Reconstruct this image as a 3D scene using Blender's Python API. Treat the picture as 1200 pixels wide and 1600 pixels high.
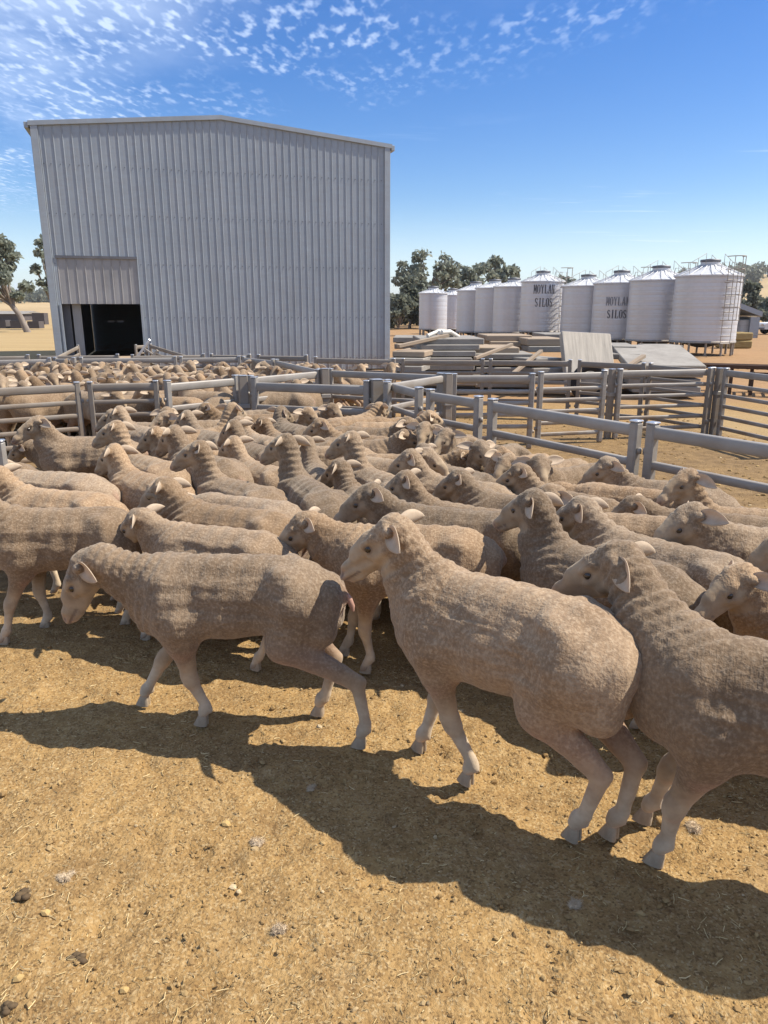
import bpy, math, random
import numpy as np
from mathutils import Vector, Matrix, Euler

for _o in list(bpy.data.objects):
    bpy.data.objects.remove(_o, do_unlink=True)
SC = bpy.context.scene
COL = SC.collection
R = math.radians

# ------------------------------------------------------------------ camera
CAM_H, CAM_P, CAM_F = 1.65, R(15.3), 1155.0        # height, downward pitch, focal length in px of the 1200x1600 photo
cam_d = bpy.data.cameras.new('camera')
cam = bpy.data.objects.new('camera', cam_d); COL.objects.link(cam)
cam.location = (0, 0, CAM_H)
cam.rotation_euler = (math.pi/2 - CAM_P, 0, 0)
cam_d.sensor_fit = 'VERTICAL'
cam_d.sensor_height = 24.0
cam_d.lens = 24.0*CAM_F/1600.0
cam_d.clip_start = 0.05
cam_d.clip_end = 4000
SC.camera = cam
SC.render.resolution_x, SC.render.resolution_y = 768, 1024

# ------------------------------------------------------------------ sky and sun
SUN_AZ, SUN_EL = R(86), R(52)                       # azimuth from +Y towards +X
world = bpy.data.worlds.new('World'); SC.world = world
world.use_nodes = True
wn, wl = world.node_tree.nodes, world.node_tree.links
wn.clear()
def wnode(t, **k):
    n = wn.new(t)
    for a, b in k.items(): setattr(n, a, b)
    return n
w_out = wnode('ShaderNodeOutputWorld')
w_bg = wnode('ShaderNodeBackground'); w_bg.inputs['Strength'].default_value = 0.100
wl.new(w_bg.outputs[0], w_out.inputs[0])
w_sky = wnode('ShaderNodeTexSky', sky_type='NISHITA', sun_disc=False)
w_sky.sun_elevation = SUN_EL; w_sky.sun_rotation = SUN_AZ
w_sky.altitude = 300; w_sky.air_density = 1.0; w_sky.dust_density = 0.35; w_sky.ozone_density = 2.2
# high thin clouds on a plane overhead: a deck of cloudlets whose edge crosses the view, and a few streaks low down
w_tc = wnode('ShaderNodeTexCoord')
w_sep = wnode('ShaderNodeSeparateXYZ'); wl.new(w_tc.outputs['Generated'], w_sep.inputs[0])
def wmath(op, a, b=None, c=None, clamp=False):
    n = wnode('ShaderNodeMath', operation=op, use_clamp=clamp)
    for i, v in enumerate((a, b, c)):
        if v is None: continue
        if isinstance(v, (int, float)): n.inputs[i].default_value = v
        else: wl.new(v, n.inputs[i])
    return n.outputs[0]
zc = wmath('MAXIMUM', w_sep.outputs[2], 0.03)
cx = wmath('DIVIDE', w_sep.outputs[0], zc); cy = wmath('DIVIDE', w_sep.outputs[1], zc)
w_cmb = wnode('ShaderNodeCombineXYZ'); wl.new(cx, w_cmb.inputs[0]); wl.new(cy, w_cmb.inputs[1])
def wnoise(scale, detail, rough, rot=0, sx=1, sy=1, dist=0.0):
    m = wnode('ShaderNodeMapping'); wl.new(w_cmb.outputs[0], m.inputs[0])
    m.inputs['Rotation'].default_value = (0, 0, rot); m.inputs['Scale'].default_value = (sx, sy, 1)
    n = wnode('ShaderNodeTexNoise'); n.noise_dimensions = '2D'
    n.inputs['Scale'].default_value = scale; n.inputs['Detail'].default_value = detail
    n.inputs['Roughness'].default_value = rough; n.inputs['Distortion'].default_value = dist
    wl.new(m.outputs[0], n.inputs['Vector'])
    return n.outputs['Fac']
def wramp(v, a, b):
    n = wnode('ShaderNodeMapRange', interpolation_type='SMOOTHSTEP')
    n.inputs['From Min'].default_value = a; n.inputs['From Max'].default_value = b
    wl.new(v, n.inputs['Value']); return n.outputs[0]
edge = wmath('ADD', wmath('MULTIPLY', cx, 0.75), wmath('MULTIPLY', cy, 0.66))
edge = wmath('ADD', edge, wmath('MULTIPLY', wmath('SUBTRACT', wnoise(0.9, 3, 0.5), 0.5), 1.6))
deck = wramp(edge, 2.75, 1.9)                           # 1 inside the deck
veil = wmath('MULTIPLY', wramp(edge, 2.3, 0.6), wramp(wnoise(0.7, 6, 0.65, 0.5, 1, 0.6), 0.28, 0.70))
lets = wramp(wnoise(20.0, 2, 0.5, 0.75, 1.0, 0.45, 0.0), 0.46, 0.78)
lets = wmath('MULTIPLY', lets, wramp(wnoise(1.7, 2, 0.5), 0.34, 0.58))
strk = wmath('MULTIPLY', wramp(wnoise(0.8, 5, 0.62, 0.15, 0.55, 1.5, 0.4), 0.60, 0.80), wramp(cy, 4.2, 5.5))
cl = wmath('ADD', wmath('MULTIPLY', veil, 0.62), wmath('MULTIPLY', wmath('MULTIPLY', lets, deck), 0.62))
cl = wmath('ADD', cl, wmath('MULTIPLY', strk, 0.55))
hz = wmath('MULTIPLY', wramp(w_sep.outputs[2], 0.14, 0.0), 0.48)      # pale band of dust on the horizon
cl = wmath('MINIMUM', wmath('ADD', cl, hz), 0.8)
cl = wmath('MULTIPLY', cl, wramp(w_sep.outputs[2], -0.02, 0.01))
w_mix = wnode('ShaderNodeMix', data_type='RGBA')
wl.new(cl, w_mix.inputs[0])
w_hs = wnode('ShaderNodeHueSaturation'); w_hs.inputs['Hue'].default_value = 0.513; w_hs.inputs['Saturation'].default_value = 1.40; w_hs.inputs['Value'].default_value = 1.0
wl.new(w_sky.outputs[0], w_hs.inputs['Color'])
wl.new(w_hs.outputs[0], w_mix.inputs[6]); w_mix.inputs[7].default_value = (5.6, 6.7, 8.6, 1)
wl.new(w_mix.outputs[2], w_bg.inputs[0])

sun_d = bpy.data.lights.new('sun', 'SUN'); sun_d.energy = 5.0; sun_d.angle = R(0.53); sun_d.color = (1.0, 0.93, 0.82)
sun = bpy.data.objects.new('sun', sun_d); COL.objects.link(sun)
sun_dir = Vector((math.sin(SUN_AZ)*math.cos(SUN_EL), math.cos(SUN_AZ)*math.cos(SUN_EL), math.sin(SUN_EL)))
sun.rotation_euler = sun_dir.to_track_quat('Z', 'Y').to_euler()
sun.location = (30, 10, 30)
SC.view_settings.view_transform = 'Standard'
SC.view_settings.look = 'None'
SC.view_settings.gamma = 1.0
SC.view_settings.use_curve_mapping = False
SC.view_settings.exposure = 0.64

# ------------------------------------------------------------------ helpers
CP, SP = math.cos(CAM_P), math.sin(CAM_P)
def ray(u, v):
    """direction of the photograph's pixel (1200x1600) in the place: X right, Y away, Z up"""
    x = (u-600.0)/CAM_F; y = (v-800.0)/CAM_F
    return Vector((x, CP - y*SP, -(SP + y*CP)))
def at_z(u, v, z):
    d = ray(u, v); t = (z-CAM_H)/d.z
    return Vector((d.x*t, d.y*t, z))
def at_y(u, v, y):
    d = ray(u, v); t = y/d.y
    return Vector((d.x*t, y, CAM_H + d.z*t))

def tag(o, label=None, cat=None, group=None, kind=None):
    if label: o['label'] = label
    if cat: o['category'] = cat
    if group: o['group'] = group
    if kind: o['kind'] = kind
    return o
def empty(name, loc=(0,0,0), rz=0.0, parent=None):
    o = bpy.data.objects.new(name, None); COL.objects.link(o)
    o.location = loc; o.rotation_euler = (0,0,rz); o.empty_display_size = 0.1
    if parent: o.parent = parent
    return o
def link(name, mesh, parent=None, loc=None, rot=None, scale=None):
    o = bpy.data.objects.new(name, mesh); COL.objects.link(o)
    if parent is not None: o.parent = parent
    if loc is not None: o.location = loc
    if rot is not None: o.rotation_euler = rot
    if scale is not None: o.scale = scale
    return o

class MB:
    """collects vertices and faces for ONE mesh"""
    def __init__(s): s.v = []; s.f = []; s.sm = []
    def add(s, vs, fs, smooth=False):
        b = len(s.v); s.v += [tuple(p) for p in vs]
        for f in fs: s.f.append(tuple(i+b for i in f)); s.sm.append(smooth)
    def box(s, x0, x1, y0, y1, z0, z1, bev=0.0, M=None):
        if bev <= 0:
            vs = [(x,y,z) for z in (z0,z1) for y in (y0,y1) for x in (x0,x1)]
            fs = [(0,2,3,1),(4,5,7,6),(0,1,5,4),(2,6,7,3),(0,4,6,2),(1,3,7,5)]
        else:
            b = bev; vs = []; fs = []
            def P(sx,sy,sz,ax):
                c = [x1 if sx else x0, y1 if sy else y0, z1 if sz else z0]
                for k in range(3):
                    if k != ax: c[k] += -b if (sx,sy,sz)[k] else b
                return tuple(c)
            idx = {}
            for sx in (0,1):
                for sy in (0,1):
                    for sz in (0,1):
                        for ax in range(3):
                            idx[(sx,sy,sz,ax)] = len(vs); vs.append(P(sx,sy,sz,ax))
            for ax in range(3):
                a2, a3 = [(1,2),(2,0),(0,1)][ax]
                for s_ in (0,1):
                    q = []
                    for (p,r) in ((0,0),(1,0),(1,1),(0,1)):
                        k = [0,0,0]; k[ax]=s_; k[a2]=p; k[a3]=r
                        q.append(idx[(k[0],k[1],k[2],ax)])
                    fs.append(tuple(q) if s_ else tuple(q[::-1]))
            for ax in range(3):                       # bevel strips along axis ax
                a2, a3 = [(1,2),(2,0),(0,1)][ax]
                for p in (0,1):
                    for r in (0,1):
                        q = []
                        for e, a in ((0,a2),(1,a2),(1,a3),(0,a3)):
                            k=[0,0,0]; k[ax]=e; k[a2]=p; k[a3]=r
                            q.append(idx[(k[0],k[1],k[2],a)])
                        fs.append(tuple(q) if (p^r) else tuple(q[::-1]))
            for sx in (0,1):
                for sy in (0,1):
                    for sz in (0,1):
                        q = [idx[(sx,sy,sz,a)] for a in range(3)]
                        fs.append(tuple(q) if (sx+sy+sz)%2 else tuple(q[::-1]))
        if M is not None: vs = [M @ Vector(p) for p in vs]
        s.add(vs, fs)
        return s
    def tube(s, pts, rad, n=8, cap=True, squash=None, up=None, smooth=True):
        """round or oval tube along pts; rad a number or list; squash=(width, height) factors"""
        pts = [Vector(p) for p in pts]; m = len(pts)
        if not isinstance(rad, (list, tuple)): rad = [rad]*m
        vs = []; fs = []; prev = None
        for i, p in enumerate(pts):
            d = (pts[min(i+1,m-1)] - pts[max(i-1,0)])
            if d.length < 1e-9: d = Vector((0,0,1))
            d.normalize()
            ref = Vector(up) if up is not None else (Vector((0,0,1)) if abs(d.z) < 0.9 else Vector((0,1,0)))
            if prev is not None and up is None: ref = prev
            a = d.cross(ref)
            if a.length < 1e-6: a = d.cross(Vector((1,0,0)))
            a.normalize(); b = a.cross(d).normalized(); prev = b
            for k in range(n):
                t = 2*math.pi*k/n
                w, h = squash or (1,1)
                vs.append(p + a*(math.cos(t)*rad[i]*w) + b*(math.sin(t)*rad[i]*h))
        for i in range(m-1):
            for k in range(n):
                k2 = (k+1) % n
                fs.append((i*n+k, i*n+k2, (i+1)*n+k2, (i+1)*n+k))
        s.add(vs, fs, smooth)
        if cap:
            s.add(vs[:n], [tuple(range(n-1,-1,-1))]); s.add(vs[-n:], [tuple(range(n))])
        return s
    def lathe(s, prof, n=24, c=(0,0), smooth=True, a0=0.0, a1=2*math.pi):
        full = abs(a1-a0-2*math.pi) < 1e-6
        m = n if full else n+1
        vs = []; fs = []
        for (r, z) in prof:
            for k in range(m):
                t = a0 + (a1-a0)*k/n
                vs.append((c[0]+r*math.cos(t), c[1]+r*math.sin(t), z))
        for i in range(len(prof)-1):
            for k in range(n):
                k2 = (k+1) % m
                fs.append((i*m+k, i*m+k2, (i+1)*m+k2, (i+1)*m+k))
        s.add(vs, fs, smooth); return s
    def mesh(s, name, mat=None):
        me = bpy.data.meshes.new(name)
        me.from_pydata(s.v, [], s.f); me.update()
        me.polygons.foreach_set('use_smooth', s.sm)
        if mat: me.materials.append(mat)
        return me
    def build(s, name, mat, parent=None, **k):
        return link(name, s.mesh(name, mat), parent, **k)

def np_mesh(name, V, F, mat=None, smooth=True):
    """fast mesh from numpy arrays; F is (n,4) or (n,3)"""
    me = bpy.data.meshes.new(name)
    k = F.shape[1]
    me.vertices.add(len(V)); me.vertices.foreach_set('co', np.ascontiguousarray(V, dtype=np.float32).ravel())
    me.loops.add(F.size); me.loops.foreach_set('vertex_index', np.ascontiguousarray(F, dtype=np.int32).ravel())
    me.polygons.add(len(F))
    me.polygons.foreach_set('loop_start', np.arange(0, F.size, k, dtype=np.int32))
    me.polygons.foreach_set('loop_total', np.full(len(F), k, dtype=np.int32))
    me.polygons.foreach_set('use_smooth', np.full(len(F), smooth))
    me.update(calc_edges=True)
    if mat: me.materials.append(mat)
    return me
def color_attr(me, name, rgb):
    a = me.color_attributes.new(name, 'FLOAT_COLOR', 'POINT')
    c = np.ones((len(rgb), 4), np.float32); c[:, :rgb.shape[1]] = rgb
    a.data.foreach_set('color', c.ravel())

# numpy value noise, about -1..1
_rng = np.random.RandomState(7)
_tab = _rng.uniform(-1, 1, 65536)
def vnoise(x, y, z=0.0, seed=0):
    x, y, z = np.broadcast_arrays(np.asarray(x, float), np.asarray(y, float), np.asarray(z, float))
    xi, yi, zi = np.floor(x).astype(np.int64), np.floor(y).astype(np.int64), np.floor(z).astype(np.int64)
    fx, fy, fz = x-xi, y-yi, z-zi
    fx = fx*fx*(3-2*fx); fy = fy*fy*(3-2*fy); fz = fz*fz*(3-2*fz)
    def h(a, b, c):
        n = (a*73856093) ^ (b*19349663) ^ (c*83492791) ^ (seed*2654435)
        n = (n ^ (n >> 13)) * 1274126177
        return _tab[(n ^ (n >> 16)) & 65535]
    def l(a, b, t): return a + (b-a)*t
    return l(l(l(h(xi,yi,zi), h(xi+1,yi,zi), fx), l(h(xi,yi+1,zi), h(xi+1,yi+1,zi), fx), fy),
             l(l(h(xi,yi,zi+1), h(xi+1,yi,zi+1), fx), l(h(xi,yi+1,zi+1), h(xi+1,yi+1,zi+1), fx), fy), fz)
def fbm(x, y, z=0.0, oct=4, seed=0, gain=0.5):
    s = 0; a = 1.0; f = 1.0
    for i in range(oct):
        s = s + a*vnoise(np.asarray(x)*f, np.asarray(y)*f, np.asarray(z)*f, seed+i*17); a *= gain; f *= 2.03
    return s
def sstep(a, b, x):
    t = np.clip((x-a)/(b-a), 0, 1); return t*t*(3-2*t)

# ------------------------------------------------------------------ materials
class NT:
    """small wrapper to write node materials"""
    def __init__(s, name, rough=0.7, spec=0.3, metal=0.0):
        s.m = bpy.data.materials.new(name); s.m.use_nodes = True
        s.n, s.l = s.m.node_tree.nodes, s.m.node_tree.links
        s.p = s.n['Principled BSDF']; s.out = s.n['Material Output']
        s.p.inputs['Roughness'].default_value = rough
        s.p.inputs['Specular IOR Level'].default_value = spec
        s.p.inputs['Metallic'].default_value = metal
        s._tc = None
    def new(s, t, **k):
        n = s.n.new(t)
        for a, b in k.items(): setattr(n, a, b)
        return n
    def tc(s, which='Object'):
        if s._tc is None: s._tc = s.new('ShaderNodeTexCoord')
        return s._tc.outputs[which]
    def setin(s, sock, v):
        if isinstance(v, (int, float)): sock.default_value = v
        elif isinstance(v, (tuple, list)): sock.default_value = tuple(v) + ((1,) if len(v) == 3 and sock.type == 'RGBA' else ())
        else: s.l.new(v, sock)
    def map(s, vec, scale=(1,1,1), loc=(0,0,0), rot=(0,0,0)):
        m = s.new('ShaderNodeMapping'); s.l.new(vec, m.inputs[0])
        m.inputs['Scale'].default_value = scale; s.setin(m.inputs['Location'], loc); m.inputs['Rotation'].default_value = rot
        return m.outputs[0]
    def noise(s, vec, scale=5, detail=4, rough=0.55, dist=0.0, col=False):
        n = s.new('ShaderNodeTexNoise'); s.l.new(vec, n.inputs['Vector'])
        n.inputs['Scale'].default_value = scale; n.inputs['Detail'].default_value = detail
        n.inputs['Roughness'].default_value = rough; n.inputs['Distortion'].default_value = dist
        return n.outputs['Color' if col else 'Fac']
    def voro(s, vec, scale=5, feature='F1', out='Distance', rand=1.0):
        n = s.new('ShaderNodeTexVoronoi', feature=feature); s.l.new(vec, n.inputs['Vector'])
        n.inputs['Scale'].default_value = scale; n.inputs['Randomness'].default_value = rand
        return n.outputs[out]
    def wave(s, vec, scale=5, dist=0.0, dscale=1.0, dir='X', detail=2):
        n = s.new('ShaderNodeTexWave', wave_type='BANDS', bands_direction=dir); s.l.new(vec, n.inputs['Vector'])
        n.inputs['Scale'].default_value = scale; n.inputs['Distortion'].default_value = dist
        n.inputs['Detail'].default_value = detail; n.inputs['Detail Scale'].default_value = dscale
        return n.outputs['Fac']
    def ramp(s, v, a=0.0, b=1.0, lo=0.0, hi=1.0):
        n = s.new('ShaderNodeMapRange'); s.setin(n.inputs['Value'], v)
        n.inputs['From Min'].default_value = a; n.inputs['From Max'].default_value = b
        n.inputs['To Min'].default_value = lo; n.inputs['To Max'].default_value = hi
        return n.outputs[0]
    def mix(s, f, a, b, mode='MIX'):
        n = s.new('ShaderNodeMix', data_type='RGBA', blend_type=mode)
        s.setin(n.inputs[0], f); s.setin(n.inputs[6], a); s.setin(n.inputs[7], b)
        return n.outputs[2]
    def math(s, op, a, b=0.0, clamp=False):
        n = s.new('ShaderNodeMath', operation=op, use_clamp=clamp); s.setin(n.inputs[0], a); s.setin(n.inputs[1], b)
        return n.outputs[0]
    def attr(s, name, out='Color'):
        n = s.new('ShaderNodeAttribute', attribute_name=name); return n.outputs[out]
    def sep(s, c):
        n = s.new('ShaderNodeSeparateColor'); s.l.new(c, n.inputs[0]); return n.outputs
    def rand(s): return s.new('ShaderNodeObjectInfo').outputs['Random']
    def bump(s, h, strength=0.5, dist=0.01, base=None):
        n = s.new('ShaderNodeBump'); n.inputs['Strength'].default_value = strength; n.inputs['Distance'].default_value = dist
        s.l.new(h, n.inputs['Height'])
        if base is not None: s.l.new(base, n.inputs['Normal'])
        s.l.new(n.outputs[0], s.p.inputs['Normal']); return n.outputs[0]
    def base(s, c): s.setin(s.p.inputs['Base Color'], c)
    def rough(s, v): s.setin(s.p.inputs['Roughness'], v)

def metal_mat(name, col, rough=0.42, metal=0.75, var=0.12, streak=False, dust=0):
    t = NT(name, rough, 0.5, metal); o = t.tc()
    v = t.map(o, loc=(0,0,0))
    n1 = t.noise(v, 1.3, 5, 0.6); n2 = t.noise(v, 26, 3, 0.5)
    d = tuple(c*(1-var*2.2) for c in col); l = tuple(min(1, c*(1+var)) for c in col)
    c = t.mix(t.ramp(n1, 0.3, 0.7), d, l)
    c = t.mix(t.math('MULTIPLY', t.ramp(n2, 0.5, 0.8), 0.25), c, tuple(x*0.75 for x in col))
    if streak:
        s_ = t.noise(t.map(o, scale=(5, 5, 0.25)), 3, 4, 0.6)
        c = t.mix(t.ramp(s_, 0.52, 0.75, 0, 0.25), c, (0.30, 0.25, 0.20))
    c = t.mix(t.math('MULTIPLY', t.rand(), 0.18), c, tuple(x*0.7 for x in col))
    if dust:
        pz = t.new('ShaderNodeSeparateXYZ'); t.l.new(t.new('ShaderNodeNewGeometry').outputs['Position'], pz.inputs[0])
        sp = t.math('MULTIPLY', t.ramp(t.noise(t.map(o, scale=(1.5, 6, 6)), 2.2, 5, 0.7), 0.40, 0.62), t.ramp(pz.outputs[2], dust, 0.05, 0.12, 0.8))
        c = t.mix(sp, c, (0.22, 0.145, 0.08))
    t.base(c); t.rough(t.ramp(n1, 0.3, 0.7, rough-0.08, rough+0.12))
    if streak:
        bn = t.bump(t.noise(t.map(o, scale=(1, 1, .45)), 2.6, 2, 0.5), 0.15, 0.03); t.bump(n2, 0.08, 0.002, bn)
    else: t.bump(n2, 0.08, 0.002)
    return t.m
M = {}
M['galv'] = metal_mat('galvanised_steel', (0.33, 0.305, 0.27), 0.52, 0.18, 0.15, dust=.95)
M['galv_dusty'] = metal_mat('dusty_galvanised_steel', (0.26, 0.228, 0.19), 0.62, 0.12, 0.16, dust=1.1)
M['cap'] = metal_mat('bright_cap_steel', (0.62, 0.62, 0.62), 0.3, 0.8, 0.08)
M['zinc'] = metal_mat('zincalume_sheet', (0.305, 0.345, 0.38), 0.48, 0.25, 0.05, True, dust=.45)
M['silo'] = metal_mat('silo_steel', (0.60, 0.595, 0.60), 0.42, 0.45, 0.06)
M['silo_roof'] = metal_mat('silo_roof_steel', (0.62, 0.62, 0.62), 0.5, 0.3, 0.06)
M['dark_steel'] = metal_mat('dark_steel', (0.16, 0.16, 0.17), 0.5, 0.5, 0.15)
def simple(name, col, col2, scale=6, rough=0.8, bump=0.3, bd=0.004, spec=0.2, stretch=(1,1,1)):
    t = NT(name, rough, spec); o = t.map(t.tc(), scale=stretch)
    n1 = t.noise(o, scale, 6, 0.65); n2 = t.noise(o, scale*9, 3, 0.6)
    c = t.mix(t.ramp(n1, 0.3, 0.72), col, col2)
    c = t.mix(t.ramp(n2, 0.45, 0.8, 0, 0.35), c, tuple(x*0.6 for x in col))
    c = t.mix(t.math('MULTIPLY', t.rand(), 0.25), c, tuple(x*0.72 for x in col2))
    t.base(c); t.bump(n2, bump, bd); return t.m
M['concrete'] = simple('weathered_concrete', (0.34, 0.315, 0.275), (0.20, 0.18, 0.155), 1.6)
M['timber'] = simple('grey_timber', (0.40, 0.30, 0.20), (0.27, 0.22, 0.17), 2.0, stretch=(0.6, 6, 6))
M['board'] = simple('weathered_board', (0.55, 0.49, 0.40), (0.30, 0.27, 0.23), 2.2, stretch=(7, 7, 0.55))
M['rust'] = simple('rusted_iron', (0.10, 0.055, 0.035), (0.06, 0.04, 0.03), 5)
M['hay'] = simple('hay', (0.42, 0.31, 0.13), (0.27, 0.19, 0.08), 9, bump=0.8, bd=0.03, stretch=(0.6, 0.6, 3))
M['white_plastic'] = simple('white_pipe', (0.72, 0.68, 0.60), (0.6, 0.56, 0.5), 5, rough=0.5)
M['black'] = simple('dark_interior', (0.025, 0.025, 0.028), (0.018, 0.018, 0.02), 2)
M['brick_dark'] = simple('dark_masonry', (0.12, 0.105, 0.10), (0.085, 0.075, 0.075), 3)
M['paint_white'] = simple('white_paint', (0.70, 0.70, 0.68), (0.6, 0.6, 0.58), 2, rough=0.5)
M['letter'] = simple('black_lettering', (0.09, 0.09, 0.10), (0.15, 0.15, 0.155), 6, bump=0.0)
M['bark'] = simple('gum_bark', (0.30, 0.255, 0.21), (0.16, 0.13, 0.11), 3, bump=0.6, bd=0.02, stretch=(1, 1, 0.3))
def foliage(name, a, b):
    t = NT(name, 0.55, 0.25); rnd = t.new('ShaderNodeNewGeometry').outputs['Random Per Island']
    c = t.mix(rnd, a, b); t.base(c)
    tr = t.new('ShaderNodeBsdfTranslucent'); t.setin(tr.inputs[0], tuple(x*1.5 for x in b))
    mx = t.new('ShaderNodeMixShader'); mx.inputs[0].default_value = 0.25
    t.l.new(t.p.outputs[0], mx.inputs[1]); t.l.new(tr.outputs[0], mx.inputs[2]); t.l.new(mx.outputs[0], t.out.inputs[0])
    return t.m
M['leaf'] = foliage('gum_leaf', (0.13, 0.15, 0.112), (0.23, 0.245, 0.19))
M['leaf_dark'] = foliage('dark_gum_leaf', (0.095, 0.108, 0.08), (0.17, 0.18, 0.135))

# ------------------------------------------------------------------ the ground: one sheet, fine near the camera, running to the horizon
def dirt_mat():
    t = NT('yard_dirt', 0.95, 0.1); o = t.tc()
    big = t.noise(o, 0.55, 5, 0.6); mid = t.noise(o, 4.5, 5, 0.65); fine = t.noise(o, 34, 5, 0.7); grit = t.voro(o, 70)
    grit2 = t.voro(o, 160, out='Color')
    c = t.mix(t.ramp(big, 0.3, 0.7), (0.30, 0.183, 0.070), (0.37, 0.233, 0.094))
    c = t.mix(t.ramp(mid, 0.40, 0.70, 0, 0.7), c, (0.195, 0.118, 0.05))
    c = t.mix(t.ramp(fine, 0.48, 0.72, 0, 0.75), c, (0.46, 0.315, 0.145))
    c = t.mix(t.ramp(fine, 0.42, 0.25, 0, 0.6), c, (0.135, 0.08, 0.035))
    gs = t.sep(grit2)[0]
    c = t.mix(t.ramp(gs, .82, .9, 0, .5), c, (0.47, 0.355, 0.195)); c = t.mix(t.ramp(gs, .16, .10, 0, .6), c, (0.12, 0.07, 0.032))
    pt = t.noise(o, 1.9, 7, 0.72)
    c = t.mix(t.ramp(pt, 0.52, 0.66, 0, 0.42), c, (0.175, 0.105, 0.045))
    c = t.mix(t.ramp(pt, 0.44, 0.34, 0, 0.30), c, (0.40, 0.285, 0.15))
    # further off: bare orange yard on the right, dry pale grass paddock beyond the shed on the left
    z = t.sep(t.attr('zone'))
    far = t.mix(t.ramp(mid, 0.3, 0.7), (0.27, 0.16, 0.078), (0.35, 0.22, 0.115))
    far = t.mix(t.ramp(big, 0.45, 0.65, 0, 0.45), far, (0.25, 0.155, 0.08))
    c = t.mix(z[0], c, far)
    gr = t.mix(t.ramp(t.noise(t.map(o, scale=(0.25, 1, 1)), 0.5, 5, 0.65), 0.3, 0.7), (0.38, 0.275, 0.135), (0.30, 0.20, 0.095))
    gr = t.mix(t.ramp(fine, 0.4, 0.7, 0, 0.5), gr, (0.42, 0.33, 0.18))
    c = t.mix(z[1], c, gr)
    mn = t.mix(t.ramp(t.noise(o, 7, 6, 0.75), 0.35, 0.65), (0.26, 0.172, 0.085), (0.125, 0.08, 0.042))
    c = t.mix(t.math('MULTIPLY', z[2], t.ramp(t.noise(o, 0.9, 5, 0.7), 0.30, 0.55, .35, .95)), c, mn)
    t.base(c)
    h = t.math('ADD', t.math('MULTIPLY', fine, 1.0), t.math('MULTIPLY', t.math('SUBTRACT', 1.0, grit), 0.35))
    h = t.math('ADD', h, t.math('MULTIPLY', t.noise(o, 130, 3, 0.7), 0.5))
    t.bump(h, 0.9, 0.012)
    return t.m
def spaced(lo, hi, d0, far, g):
    c = list(np.arange(lo, hi, d0)); x, d = c[-1], d0
    while x < far: d *= g; x += d; c.append(x)
    return c
xr = spaced(0, 2.6, .017, 1800, 1.09); xs_ = np.array([-x for x in xr[:0:-1]] + xr)
yr = spaced(0.55, 3.6, .015, 2500, 1.05); yb = spaced(0, .3, .1, 1500, 1.35)
ys_ = np.array([.55-.1-y for y in yb[::-1]] + yr)
GX, GY = np.meshgrid(xs_, ys_, indexing='ij')
near_w = np.exp(-np.maximum(np.hypot(GX, GY-2.0)-2.5, 0)/2.0)
def ground_h(x, y):
    w = np.exp(-np.maximum(np.hypot(x, y-2.0)-2.5, 0)/2.0)
    a = .016*fbm(x*1.3, y*1.3, 0, 2, 1) + .010*fbm(x*5, y*5, 0, 2, 2)
    c = fbm(x*19, y*19, 0, 3, 3)
    cl = .006*np.maximum(c, -.2) + .009*np.maximum(vnoise(x*33, y*33, 0, 8)-.30, 0)
    return (a + cl*np.clip(w*1.3, 0, 1))*(.25+.75*w) - .012
GZ = ground_h(GX, GY) * np.where(np.hypot(GX, GY) > 40, 0, 1)
_rp = np.random.RandomState(12)
for _ in range(520):                                            # cloven hoof prints and scuffs
    px0, py0, a0 = _rp.uniform(-2.2, 2.2), _rp.uniform(.9, 4.2), _rp.uniform(0, 6.28)
    i0, i1 = np.searchsorted(xs_, (px0-.09, px0+.09)); j0, j1 = np.searchsorted(ys_, (py0-.09, py0+.09))
    dx, dy = GX[i0:i1, j0:j1]-px0, GY[i0:i1, j0:j1]-py0
    lx, ly = dx*math.cos(a0)+dy*math.sin(a0), -dx*math.sin(a0)+dy*math.cos(a0)
    q = np.hypot(lx/.036, (np.abs(ly)-.016)/.017)
    dep = _rp.uniform(.004, .011)
    GZ[i0:i1, j0:j1] += -dep*sstep(1.15, .6, q) + dep*.5*np.exp(-((q-1.5)/.35)**2)
nx_, ny_ = len(xs_), len(ys_)
ii = np.arange(nx_*ny_).reshape(nx_, ny_)
GF = np.stack([ii[:-1,:-1], ii[1:,:-1], ii[1:,1:], ii[:-1,1:]], -1).reshape(-1, 4)
gme = np_mesh('ground', np.stack([GX, GY, GZ], -1).reshape(-1, 3), GF, dirt_mat())
j_ = fbm(GX*.6, GY*.6, 0, 3, 40)
orange = sstep(11.0, 15.5, GY + 1.6*j_)*sstep(-.3, .6, GX+.3*j_)
orange = np.maximum(orange, sstep(14, 17, GY))
grass = sstep(-6.5, -9.5, GX+1.2*j_)*sstep(9, 15, GY)
grass = np.maximum(grass, sstep(4.2, 5.2, GX+.5*j_)*sstep(8.0, 9.4, GY+.4*j_)*sstep(13.5, 11.0, GY)*.8)
grass = np.maximum(grass, sstep(55, 120, GY)*.8)
manure = sstep(3.6, 4.8, GY+.4*j_)*sstep(12.5, 10.0, GY+.8*j_)*sstep(-9, -7, GX)*sstep(7.5, 5.5, GX+.6*j_)*(1-grass)
color_attr(gme, 'zone', np.stack([orange.ravel(), grass.ravel(), manure.ravel()], 1))
tag(link('ground', gme), kind='structure')

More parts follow.
